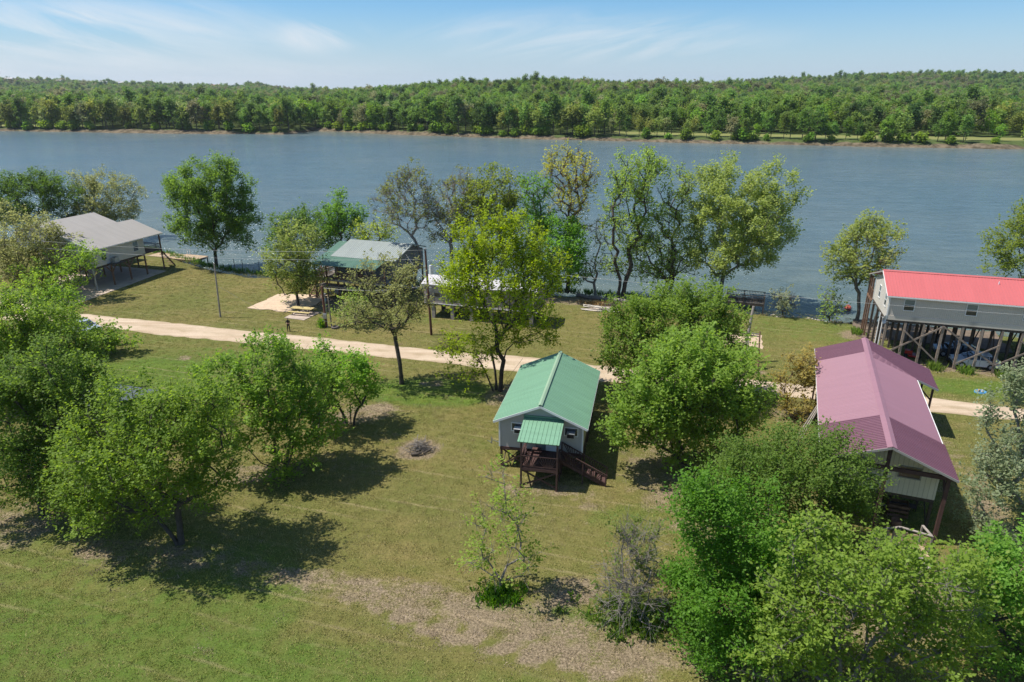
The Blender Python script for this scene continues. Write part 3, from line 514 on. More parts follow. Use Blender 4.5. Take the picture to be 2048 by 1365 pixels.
for y in (yB_ + .3, yC - .3): box(t, 'post', 'stain_brown', (XE - .35, y, 2.2), (.16, .16, 4.4)); box(t, 'post', 'stain_brown', (XL + .5, y, 2.6), (.16, .16, 5.2))
beam(t, 'brace', 'stain_brown', (XE - .35, yB_ + .3, 3.4), (XE - 1.3, yB_ + .3, 4.4), .09, .12)
for i in range(3): beam(t, 'lean_board', 'wood_grey', (wl - .1, 58.4 + i * .5, 2.9), (wl - 1.0 - i * .12, 58.2 + i * .4, 0), .16, .04)
# things stored under the floor
cr = thing('wooden_crate', 'open plank crate under the front of the pink roofed house', 'crate', (27.35, 41.3, 0), -21.7)
for z in (.25, .6, .95): box(cr, 'slat', 'wood_brown', (0, -.45, z), (1.3, .04, .2)); box(cr, 'slat', 'wood_brown', (-.64, 0, z), (.04, .86, .2)); box(cr, 'slat', 'wood_brown', (.64, 0, z), (.04, .86, .2)); box(cr, 'slat', 'wood_brown', (0, .45, z), (1.3, .04, .2))
br = thing('barrel_planter', 'round wooden tub standing under the front of the pink roofed house', 'tub', (26.6, 40.0, 0), 0)
V = [(r * math.cos(a), r * math.sin(a), z) for r, z in ((.26, 0), (.36, .3), (.34, .55), (.28, .55), (.24, .3)) for a in np.arange(16) * math.pi / 8]
mesh('tub', V, [(j * 16 + i, j * 16 + (i + 1) % 16, (j + 1) * 16 + (i + 1) % 16, (j + 1) * 16 + i) for j in range(4) for i in range(16)] + [tuple(range(64, 80))], 'wood_brown', br, True)
for k_, (px_, py_, rz_) in enumerate(((25.6, 41.5, 10), (28.3, 42.3, -30))):
    sh = thing('work_bench' if k_ == 0 else 'storage_rack', ('grey plank bench' if k_ == 0 else 'dark plank shelf rack') + ' stored in the shade under the pink roofed house', 'bench' if k_ == 0 else 'rack', (px_, py_, 0), rz_)
    for z in ((.8,) if k_ == 0 else (.3, .95, 1.6)): box(sh, 'shelf', 'wood_dark' if k_ else 'wood_grey', (0, 0, z), (1.8, .6, .05))
    for x in (-.85, .85):
        for y in (-.25, .25): box(sh, 'leg', 'wood_dark', (x, y, .4 if k_ == 0 else .8), (.07, .07, .8 if k_ == 0 else 1.6))
# weathered railed landing in front of it
dk = thing('wooden_ramp', 'weathered grey landing with plank railing in front of the pink roofed house', 'ramp', (24.0, 37.0, 0), -14)
for i in range(7): box(dk, 'deck_board', 'wood_tan', (i * .42, .1, .62), (.34, 1.2, .05))
for z, y in ((.5, -.55), (.32, -.75), (.14, -.95)): beam(dk, 'step_board', 'wood_grey', (.3, y, z), (2.7, y, z - .02), .22, .05)
for a, b in (((-.5, .35, 1.5), (1.2, .95, 1.62)), ((1.2, .95, 1.62), (3.0, .55, 1.5)), ((2.7, 1.6, 1.55), (2.95, .6, 1.5))): beam(dk, 'handrail', 'wood_grey', a, b, .16, .06)
for x, y in ((-.5, .35), (1.2, .95), (3.0, .55), (2.7, 1.6)): box(dk, 'post', 'wood_grey', (x, y, .75), (.1, .1, 1.5))
for i in range(6): x = -.2 + i * .56; box(dk, 'slat', 'wood_tan', (x, .45 + .42 * (1 - abs(x - 1.2) / 1.9), 1.0), (.3, .04, .75), -8)

# ------------------------------------------------------------------ long red roofed house on tall stilts
t = thing('stilt_house', 'long taupe panelled house with a bright red metal roof high on braced timber stilts', 'house', (0, 0, 0), -17.5)
A0, A1, B0, B1, Zf, Zt, Zp = 17.6, 45.0, 79.4, 87.4, 5.0, 7.75, 9.35; Bm = (B0 + B1) / 2; kk_ = (Zp - Zt) / (Bm - B0); o_ = .35
slab(t, 'roof_panel', 'roof_red', (A0 - .35, B0 - o_, Zt - o_ * kk_ + .1), (A1, B0 - o_, Zt - o_ * kk_ + .1), (A1, Bm, Zp + .1), (A0 - .35, Bm, Zp + .1), .30, .03)
slab(t, 'roof_panel', 'roof_red', (A0 - .35, B1 + 3.2, Zt - .45), (A1, B1 + 3.2, Zt - .45), (A1, Bm, Zp + .1), (A0 - .35, Bm, Zp + .1), .30, .03)
mesh('ridge_cap', [(x, Bm + y, Zp + z) for x in (A0 - .38, A1) for y, z in ((-.2, .08), (0, .2), (.2, .08), (0, .13))], [(0, 1, 5, 4), (1, 2, 6, 5), (2, 3, 7, 6), (3, 0, 4, 7), (0, 3, 2, 1), (4, 5, 6, 7)], 'roof_red', t)
beam(t, 'fascia', 'white_trim', (A0 - .35, B0 - o_ - .02, Zt - o_ * kk_), (A1, B0 - o_ - .02, Zt - o_ * kk_), .04, .14)
beam(t, 'fascia', 'white_trim', (A0 - .37, B0 - o_, Zt - o_ * kk_), (A0 - .37, Bm, Zp + .0), .04, .15); beam(t, 'fascia', 'soffit', (A0 - .37, B1 + 3.2, Zt - .55), (A0 - .37, Bm, Zp), .04, .15)
gwall(t, 'wall', 'panel_taupe', A0, A1, B0, Zf, Zt, None, .12); gwall(t, 'wall', 'panel_taupe', A0, A1, B1 - .12, Zf, Zt, None, .12)
gwall(t, 'wall', 'panel_taupe_end', B0 + .125, B1 - .125, A0, Zf, Zt, Zp - .05, .12, Bm, axis='x'); gwall(t, 'wall', 'panel_taupe_end', B0 + .125, B1 - .125, A1 - .12, Zf, Zt, Zp - .05, .12, Bm, axis='x')
box(t, 'skirt_trim', 'panel_taupe', ((A0 + A1) / 2, B0 - .02, Zf + .22), (A1 - A0, .05, .5)); box(t, 'corner_trim', 'white_trim', (A0 - .01, B0 - .02, (Zf + Zt) / 2), (.14, .1, Zt - Zf)); box(t, 'corner_trim', 'white_trim', (A0 - .01, B1, (Zf + Zt) / 2), (.14, .1, Zt - Zf))
for x in (19.55, 25.4, 30.6, 36.2, 41.5): window(t, (x, B0, 6.75), .95, 1.15, 'y', -1)
for y in (81.1, 84.6): window(t, (A0, y, 6.7), .8, 1.35, 'x', -1)
box(t, 'floor_frame', 'wood_dark', ((A0 + A1) / 2, (B0 + B1) / 2, Zf - .16), (A1 - A0 - .06, B1 - B0 - .06, .3))
rod(t, 'vent_pipe', 'plastic_white', (28.2, 82.3, 8.4), (28.2, 82.3, 9.3), .05)
SX = [A0 + .15 + i * 1.82 for i in range(15)]
for i, x in enumerate(SX):
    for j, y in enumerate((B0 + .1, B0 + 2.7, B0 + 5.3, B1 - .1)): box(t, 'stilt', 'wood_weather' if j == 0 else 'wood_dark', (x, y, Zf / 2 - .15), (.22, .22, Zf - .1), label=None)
for i in range(0, 14, 3):
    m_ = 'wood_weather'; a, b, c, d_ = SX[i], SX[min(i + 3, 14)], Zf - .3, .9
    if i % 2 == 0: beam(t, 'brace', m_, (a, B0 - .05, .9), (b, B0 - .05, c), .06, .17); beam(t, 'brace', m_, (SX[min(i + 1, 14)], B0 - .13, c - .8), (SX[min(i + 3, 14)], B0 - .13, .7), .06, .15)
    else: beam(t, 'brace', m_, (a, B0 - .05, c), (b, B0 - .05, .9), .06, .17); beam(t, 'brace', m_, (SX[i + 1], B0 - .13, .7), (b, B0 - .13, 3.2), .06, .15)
for y in (B1 + .0,):
    for i in range(22):
        x = A0 + .6 + i * 1.2; beam(t, 'lattice_slat', 'wood_dark', (x, y, 2.3), (x + 1.7, y, 4.7), .04, .12); beam(t, 'lattice_slat', 'wood_dark', (x + 1.7, y + .06, 2.3), (x, y + .06, 4.7), .04, .12)
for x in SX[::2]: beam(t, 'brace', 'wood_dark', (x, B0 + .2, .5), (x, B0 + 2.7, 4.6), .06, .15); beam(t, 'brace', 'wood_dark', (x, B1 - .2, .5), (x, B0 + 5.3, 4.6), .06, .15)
# back porch
for i in range(20): box(t, 'deck_board', 'wood_brown', (A0 + 3.0, B1 + .12 + i * .152, Zf - .1), (6.3, .14, .05))
beam(t, 'rim_beam', 'wood_brown', (A0 - .15, B1, Zf - .26), (A0 - .15, B1 + 3.1, Zf - .26), .08, .26)
for y in (B1 + .9, B1 + 2.0, B1 + 3.05): box(t, 'porch_post', 'wood_brown', (A0 - .1, y, 3.65), (.16, .16, 7.3))
beam(t, 'handrail', 'wood_brown', (A0 - .12, B1, Zf + .95), (A0 - .12, B1 + 3.05, Zf + .95), .05, .12)
for i in range(14): box(t, 'baluster', 'wood_brown', (A0 - .12, B1 + .15 + i * .21, Zf + .45), (.05, .05, 1.0))
for y, x in ((B0 + 1.0, A0 + .02), (B0 + 2.6, A0 + .02)): rod(t, 'drain_pipe', 'plastic_white', (x - .1, y, Zf - .1), (x - .1, y, .1), .06)
nb = box(t, 'house_number_board', 'white_trim', (SX[8], B0 - .08, 3.55), (.24, .03, .82))
for i in range(3):
    V = []; F = []; z = .3 - i * .3
    for zz_, w_ in ((.09, .5), (0, .5), (-.09, .5)): jbox(V, F, (0, -.7, z + zz_), (w_, .5, .03))
    jbox(V, F, (.2, -.7, z), (.09, .5, .2))
    if i != 1: jbox(V, F, (-.2, -.7, z - (.045 if i == 0 else 0)), (.09, .5, .10))
    mesh('numeral', V, F, 'black', nb)
dsh2 = thing('satellite_dish', 'round white satellite dish under the corner of the red roofed house', 'satellite dish', (40.45, 70.35, 5.0), 25)
mesh('reflector', [(v[1] * 1.3, v[0] * 1.3, v[2] * 1.3) for v in V_] if False else [(0, 0, 0)] + [(.16 * j * math.cos(a), -(.16 * j) ** 2 * .5 + .05, .16 * j * math.sin(a)) for j in (1, 2, 3) for a in np.arange(12) * math.pi / 6], [(0, 1 + i, 1 + (i + 1) % 12) for i in range(12)] + [(1 + (j - 1) * 12 + i, 1 + (j - 1) * 12 + (i + 1) % 12, 1 + j * 12 + (i + 1) % 12, 1 + j * 12 + i) for j in (1, 2) for i in range(12)], 'plastic_white', dsh2, True)
beam(dsh2, 'mast', 'metal_grey', (0, 0, -.05), (.3, .6, .1), .04); beam(dsh2, 'feed_arm', 'metal_grey', (0, 0, -.3), (0, -.45, -.1), .03)

# ------------------------------------------------------------------ house with two wooden decks, grey and green metal roof
t = thing('deck_house', 'grey house with a silver and green metal roof and weathered wooden decks', 'house', (0, 0, 0), -19)
xa, xb, ya, yb2, Zf, Zt, Zp = -55.8, -46.1, 82.9, 92.2, 3.1, 5.85, 7.15; ym = 88.2; xg = -57.6
slab(t, 'roof_panel', 'roof_silver', (xa - .3, ya - .3, Zt + .05), (xb + .4, ya - .3, Zt + .05), (xb + .4, ym, Zp + .1), (xa - .3, ym, Zp + .1), .30, .03)
slab(t, 'roof_panel', 'roof_green_old', (xg, ya - .25, Zt - .0), (xa - .32, ya - .25, Zt + .0), (xa - .32, ym - .6, Zp - .15), (xg, ym - .6, Zp - .15), .3, .03)
slab(t, 'roof_panel', 'roof_green_old', (xb + .4, yb2 + .4, Zt + .15), (xa - .3, yb2 + .4, Zt + .15), (xa - .3, ym, Zp + .1), (xb + .4, ym, Zp + .1), .3, .03)
slab(t, 'porch_roof', 'roof_green_old', (xg, 79.5, 5.35), (-47.1, 79.5, 5.35), (-47.1, ya - .2, 5.88), (xg, ya - .2, 5.88), .25, .03)
beam(t, 'fascia', 'roof_silver', (xb + .42, ya - .3, Zt - .02), (xb + .42, ym, Zp + .02), .04, .16); beam(t, 'fascia', 'roof_silver', (xb + .42, yb2 + .4, Zt + .05), (xb + .42, ym, Zp + .02), .04, .16)
gwall(t, 'wall', 'panel_grey', ya, yb2, xb - .12, Zf, Zt - .05, Zp - .05, .12, ym, axis='x'); gwall(t, 'wall', 'panel_grey', ya, yb2, xa, Zf, Zt - .05, Zp - .05, .12, ym, axis='x')
gwall(t, 'wall', 'panel_grey', xa + .125, xb - .125, ya, Zf, Zt, None, .12); gwall(t, 'wall', 'panel_grey', xa + .125, xb - .125, yb2 - .12, Zf, Zt, None, .12)
for y, h_, w_, z in ((89.9, 1.2, .8, 4.9), (91.2, 1.2, .7, 4.9), (87.2, .9, 1.3, 5.0), (85.0, 1.0, .6, 4.6)): window(t, (xb, y, z), w_, h_, 'x', 1, 'wood_white' if h_ > 1 else 'metal_grey', rail=False)
ac = box(t, 'air_conditioner', 'metal_grey', (xb + .25, 87.3, 4.8), (.5, .7, .45)); box(ac, 'grille', 'black', (.51, 0, 0), (.03, .8, .75))
window(t, (-49.6, ya, 4.5), 1.3, .8, 'y', -1, 'glass_light', rail=False); box(t, 'door', 'wood_dark', (-51.6, ya - .03, 4.05), (.9, .06, 1.95))
box(t, 'floor_frame', 'wood_dark', ((xa + xb) / 2, (ya + yb2) / 2, Zf - .15), (xb - xa - .1, yb2 - ya - .1, .28))
PX = np.linspace(-57.5, -46.3, 7)
for x in PX:
    box(t, 'post', 'wood_brown', (x, 80.6, 2.65), (.15, .15, 5.3)); box(t, 'stilt', 'wood_dark', (x + .1, 83.1, Zf / 2), (.2, .2, Zf)); box(t, 'stilt', 'wood_dark', (x + .1, 87.5, Zf / 2), (.2, .2, Zf)); box(t, 'stilt', 'wood_dark', (x + .1, 92, Zf / 2), (.2, .2, Zf))
for i in range(15): box(t, 'deck_board', 'wood_grey', (-51.9, 80.65 + i * .152, Zf - .03), (11.2, .14, .05))
for z, m_ in ((Zf - .16, 'wood_grey'), (1.95, 'wood_grey')): beam(t, 'rim_beam', m_, (-57.6, 80.5, z), (-46.3, 80.5, z), .07, .26)
for i in range(5): box(t, 'deck_board', 'wood_grey', (-51.9, 80.7 + i * .3, 1.98), (11.0, .26, .05))
for a, b in (((-57.6, 80.5), (-46.3, 80.5)), ((-57.6, 80.5), (-57.6, 85.5))):
    for z in (1.0, .12): beam(t, 'handrail' if z > .5 else 'bottom_rail', 'wood_brown', (*a, Zf + z), (*b, Zf + z), .09, .05)
    L_ = math.dist(a, b); n = int(L_ / .17)
    for i in range(1, n): q = i / n; box(t, 'baluster', 'wood_brown', (a[0] + (b[0] - a[0]) * q, a[1] + (b[1] - a[1]) * q, Zf + .55), (.05, .05, .9))
for i in range(8): box(t, 'deck_board', 'wood_grey', (-56.7, 83.1 + i * .3, Zf - .03), (1.9, .26, .05))
beam(t, 'screen_board', 'wood_white', (-57.5, 82.5, Zf + .75), (-55.4, 85.6, Zf + 1.0), .05, .2)
for i in range(9): box(t, 'stair_tread', 'wood_brown', (-58.3, 83.9 - i * .38, Zf - .25 - i * .31), (1.1, .32, .05))
for x in (-58.85, -57.75): beam(t, 'stringer', 'wood_brown', (x, 84.2, Zf - .1), (x, 80.6, .1), .06, .26); beam(t, 'handrail', 'wood_brown', (x, 84.2, Zf + .9), (x, 80.6, 1.0), .06, .1)
for x in (-58.9, -57.7):
    for y, z in ((84.2, Zf + .9), (82.4, 2.5), (80.6, 1.0)): box(t, 'newel_post', 'wood_brown', (x, y, z / 2), (.11, .11, z))
beam(t, 'brace', 'wood_white', (-57.2, 81.6, 1.8), (-56.2, 82.4, .1), .08, .14)

pm('board_grey_a', (.40, .335, .31), .85, .2, 2, .01, world=True); pm('board_grey_b', (.30, .265, .25), .85, .25, 2, .01, world=True)
# ------------------------------------------------------------------ board sided trailer on piers
t = thing('trailer_home', 'long narrow pinkish grey board sided trailer with a pale metal roof on piers', 'trailer', (0, 0, 0), -17)
xa, xb, ya, yb2, Zf, Zt, Zp = -36.3, -20.9, 79.1, 83.1, 2.0, 4.65, 5.35; ym = 81.1
slab(t, 'roof_panel', 'roof_white', (xa - .2, ya - .3, Zt), (xb + .2, ya - .3, Zt), (xb + .2, ym, Zp), (xa - .2, ym, Zp), .45, .02); slab(t, 'roof_panel', 'roof_white', (xb + .2, yb2 + .3, Zt), (xa - .2, yb2 + .3, Zt), (xa - .2, ym, Zp), (xb + .2, ym, Zp), .45, .02)
beam(t, 'fascia', 'metal_grey', (xa - .2, ya - .32, Zt - .06), (xb + .2, ya - .32, Zt - .06), .03, .12)
V = []; F = []
gwall(t, 'wall', 'board_pinkgrey', xa, xb, ya, Zf, Zt, None, .12); gwall(t, 'wall', 'board_pinkgrey', xa, xb, yb2 - .12, Zf, Zt, None, .12); gwall(t, 'wall', 'board_pinkgrey', ya + .125, yb2 - .125, xa, Zf, Zt, Zp - .05, .12, ym, axis='x'); gwall(t, 'wall', 'board_pinkgrey', ya + .125, yb2 - .125, xb - .12, Zf, Zt, Zp - .05, .12, ym, axis='x')
rr_ = random.Random(3)
for i in range(76): x = xa + .1 + i * .204; box(t, 'plank', 'board_grey_a' if rr_.random() < .5 else 'board_grey_b', (x, ya - .015 - rr_.random() * .01, (Zf + Zt) / 2), (.17, .03, Zt - Zf - .02)) if abs(x + 34.4) > .75 and abs(x + 25.5) > .75 else None
for x in (-34.4, -25.5):
    window(t, (x, ya, 3.55), .8, 1.2, 'y', -1, 'metal_grey')
    for s_ in (-.62, .62): box(t, 'shutter', 'wood_grey', (x + s_, ya - .03, 3.55), (.26, .05, 1.35))
    for z in (2.42, 4.5): box(t, 'plank', 'board_grey_a', (x, ya - .02, z), (1.45, .03, .5 if z > 3 else .8))
beam(t, 'skirt_board', 'white_trim', (xa, ya - .04, Zf + .04), (xb, ya - .04, Zf + .04), .05, .1)
box(t, 'floor_frame', 'wood_dark', ((xa + xb) / 2, ym, Zf - .12), (xb - xa - .1, 3.8, .22))
for x in np.linspace(xa + 1.2, xb - .8, 6):
    for y in (ya + .3, yb2 - .4): box(t, 'pier', 'wood_grey' if y < 80 else 'wood_dark', (x, y, Zf / 2 - .1), (.45, .45, Zf - .1))

# ------------------------------------------------------------------ tan house on stilts with a second wing
t = thing('stilt_house', 'tan sided house with two parallel tan metal gable roofs on stilts over a concrete slab', 'house', (0, 0, 0), -16.5)
def wing(x0, x1, y0, y1, zf, zt, zp, ye, mats):
    xm = (x0 + x1) / 2; k_ = (zp - zt) / (x1 - xm); o = .4
    slab(t, 'roof_panel', 'roof_tan', (x1 + o, y0 - .5, zt - o * k_ + .1), (x1 + o, ye, zt - o * k_ + .1), (xm, ye, zp + .1), (xm, y0 - .5, zp + .1), .3, .02); slab(t, 'roof_panel', 'roof_tan', (x0 - o, ye, zt - o * k_ + .1), (x0 - o, y0 - .5, zt - o * k_ + .1), (xm, y0 - .5, zp + .1), (xm, ye, zp + .1), .3, .02)
    gwall(t, 'wall', mats, x0, x1, y0, zf, zt, zp - .05); gwall(t, 'wall', mats, x0, x1, y1, zf, zt, zp - .05)
    gwall(t, 'wall', mats, y0 + .125, y1 - .005, x1 - .12, zf, zt, None, .12, axis='x'); gwall(t, 'wall', mats, y0 + .125, y1 - .005, x0, zf, zt, None, .12, axis='x')
    for s0, s1 in (((x1 + o, zt - o * k_), (xm, zp)), ((x0 - o, zt - o * k_), (xm, zp))): beam(t, 'fascia', 'white_trim', (s0[0], y0 - .52, s0[1]), (s1[0], y0 - .52, s1[1]), .04, .16)
    beam(t, 'gutter', 'white_trim', (x1 + o + .02, y0 - .5, zt - o * k_ - .0), (x1 + o + .02, ye, zt - o * k_), .06, .12)
    box(t, 'floor_frame', 'wood_dark', (xm, (y0 + y1) / 2, zf - .15), (x1 - x0 - .1, y1 - y0 - .1, .28))
wing(-98.3, -87.6, 77.6, 87.0, 3.5, 6.2, 8.0, 91.0, 'siding_tan'); wing(-110.0, -99.2, 83.5, 92.0, 3.5, 6.3, 8.0, 94.5, 'siding_tan')
for y in (79.2, 85.4): window(t, (-87.6, y, 5.05), .95, 1.5, 'x', 1)
box(t, 'corner_trim', 'white_trim', (-87.58, 77.58, 4.85), (.12, .12, 2.7))
for y in (77.0, 80.3, 83.6, 86.9, 90.6):
    for x in (-87.7, -93, -98.2): box(t, 'stilt', 'metal_grey' if (y < 78 and x > -88) else 'wood_brown', (x, y, 1.7 if y < 88 else (3.0 if x > -88 else 1.7)), (.18, .18, 3.4 if (y < 88 or x < -88) else 6.0))
for y in (77.0, 80.3, 83.6):
    for s_ in (-1, 1): beam(t, 'brace', 'wood_brown', (-87.7, y, 2.1), (-87.7, y + s_ * 1.1, 3.35), .1, .14)
for x in (-93,): beam(t, 'brace', 'wood_brown', (x, 77, 2.1), (x + 1.1, 77, 3.35), .1, .14); beam(t, 'brace', 'wood_brown', (x, 77, 2.1), (x - 1.1, 77, 3.35), .1, .14)
for i in range(12): box(t, 'deck_board', 'wood_brown', (-92.9, 87.25 + i * .302, 3.4), (10.4, .28, .06))
for a, b in (((-87.8, 87.2), (-87.8, 90.6)), ((-87.8, 90.6), (-98, 90.6))):
    for z in (.95, .12): beam(t, 'handrail' if z > .5 else 'bottom_rail', 'stain_brown', (*a, 3.45 + z), (*b, 3.45 + z), .07, .06)
    L_ = math.dist(a, b); n = int(L_ / .2)
    for i in range(1, n): q = i / n; beam(t, 'baluster', 'stain_brown', (a[0] + (b[0] - a[0]) * q, a[1] + (b[1] - a[1]) * q, 3.57), (a[0] + (b[0] - a[0]) * min(1, q + .02), a[1] + (b[1] - a[1]) * min(1, q + .02), 4.4), .04, .04)
ac = box(t, 'air_conditioner', 'metal_grey', (-87.0, 80.6, 4.0), (.7, .8, .8)); box(ac, 'fan_grille', 'black', (0, 0, .51), (.75, .75, .03)); box(t, 'service_platform', 'wood_dark', (-86.9, 80.6, 3.52), (1.3, 2.3, .1))
for i in range(8): box(t, 'stair_tread', 'wood_brown', (-88.6 , 91.0 + i * .3, 3.1 - i * .4), (1.0, .28, .05))
beam(t, 'stringer', 'wood_brown', (-88.05, 90.8, 3.3), (-88.05, 93.4, 0), .06, .26)

# ------------------------------------------------------------------ low blue grey roofed shed under the left maples
t = thing('garden_shed', 'low shed with a blue grey metal roof half hidden under the maples', 'shed', (-37.6, 50.6, 0), -17)
for a, b, m_ in ((-2.2, 2.2, 'a'),):
    slab(t, 'roof_panel', 'roof_blue', (-2.5, -.4, 2.3), (2.6, -.4, 2.3), (2.6, 4.0, 3.0), (-2.5, 4.0, 3.0), .3, .03); slab(t, 'roof_panel', 'roof_blue', (2.6, 8.2, 2.3), (-2.5, 8.2, 2.3), (-2.5, 4.0, 3.0), (2.6, 4.0, 3.0), .3, .03)
gwall(t, 'wall', 'wood_dark', -2.2, 2.3, 0, 0, 2.3); gwall(t, 'wall', 'wood_dark', -2.2, 2.3, 7.7, 0, 2.3); gwall(t, 'wall', 'wood_dark', .13, 7.69, -2.2, 0, 2.3, None, .12, axis='x'); gwall(t, 'wall', 'wood_dark', .13, 7.69, 2.18, 0, 2.3, None, .12, axis='x')
box(t, 'door', 'wood_grey', (0, -.04, 1.0), (1.2, .06, 1.95))

# ------------------------------------------------------------------ trees
def grow(rng, pts, forks, z0):
    """join crown points into one branching skeleton, nearest node first with a pull towards short paths"""
    nodes = []; par = []; plen = []
    def add(p, pa):
        nodes.append(p); par.append(pa); plen.append(0. if pa < 0 else plen[pa] + np.linalg.norm(p - nodes[pa])); return len(nodes) - 1
    for bx, by, tx, ty, tz in forks:
        prev = add(np.array([bx, by, -.15]), -1); k = max(3, int(tz / .9))
        for i in range(1, k + 1):
            t = i / k; w = .10 * math.sin(t * 5 + bx * 7 + ty) * min(1, tz / 5)
            prev = add(np.array([bx + (tx - bx) * t ** 1.2 + w, by + (ty - by) * t ** 1.2 - w, tz * t]), prev)
    cen = np.array([0, 0, z0]); order = np.argsort(np.linalg.norm(pts - cen, axis=1)); tips = []
    for i in order:
        p = pts[i]; A = np.array(nodes); d = np.linalg.norm(A - p, axis=1)
        under = A[:, 2] - p[2]
        q = int(np.argmin(d + .30 * np.array(plen) + np.clip(under, 0, 9) * .9 + (A[:, 2] < z0 * .75) * 3.))
        L = d[q]; k = max(1, int(L / .8)); a = A[q]; prev = q
        for j in range(1, k + 1):
            t = j / k; m_ = a + (p - a) * t; m_ = m_ + np.array([0, 0, .12 * L * math.sin(math.pi * t)]) + rng.normal(0, .05, 3) * (j < k)
            prev = add(m_, prev)
        tips.append(prev)
    return np.array(nodes), np.array(par), tips
def tubes(N0, par, rad, minr=0.0):
    """5-sided tapered tube for every edge of the skeleton"""
    e = np.where(par >= 0)[0]; e = e[rad[e] > minr]; a = N0[par[e]]; b = N0[e]; ra = np.minimum(rad[par[e]], rad[e] * 1.35); rb = rad[e]
    d = b - a; d /= np.maximum(np.linalg.norm(d, axis=1, keepdims=True), 1e-6); a = a - d * (rb * .4)[:, None]
    u = np.cross(d, np.array([.31, .22, .93])); u /= np.maximum(np.linalg.norm(u, axis=1, keepdims=True), 1e-6); w = np.cross(d, u); k = 5; n = len(e)
    V = np.zeros((n, 2 * k, 3))
    for i in range(k):
        c, s = math.cos(2 * math.pi * i / k), math.sin(2 * math.pi * i / k); o = u * c + w * s
        V[:, i] = a + o * ra[:, None]; V[:, k + i] = b + o * rb[:, None]
    Q = [[i, (i + 1) % k, k + (i + 1) % k, k + i] for i in range(k)]
    Q = (np.array(Q)[None] + (np.arange(n) * 2 * k)[:, None, None]).reshape(-1, 4)
    return V.reshape(-1, 3), Q
def leaves(rng, C, D, size, asp=.62, up=.85):
    """diamond leaves at C, pointing along D, faces turned mostly to the sky"""
    n = len(C); nr = rng.normal(0, 1, (n, 3)); nr[:, 2] = np.abs(nr[:, 2]) + up; nr[:, 0] -= .25; nr /= np.linalg.norm(nr, axis=1, keepdims=True)
    d = D + rng.normal(0, .7, (n, 3)); d -= nr * (d * nr).sum(1, keepdims=True); d /= np.maximum(np.linalg.norm(d, axis=1, keepdims=True), 1e-6)
    s = np.cross(nr, d); L = (size * rng.uniform(.65, 1.35, n))[:, None]
    V = np.stack([C, C + d * L * .5 + s * L * asp * .5 - nr * L * .08, C + d * L, C + d * L * .5 - s * L * asp * .5 - nr * L * .08], 1).reshape(-1, 3)
    return V, np.arange(n * 4).reshape(n, 4)
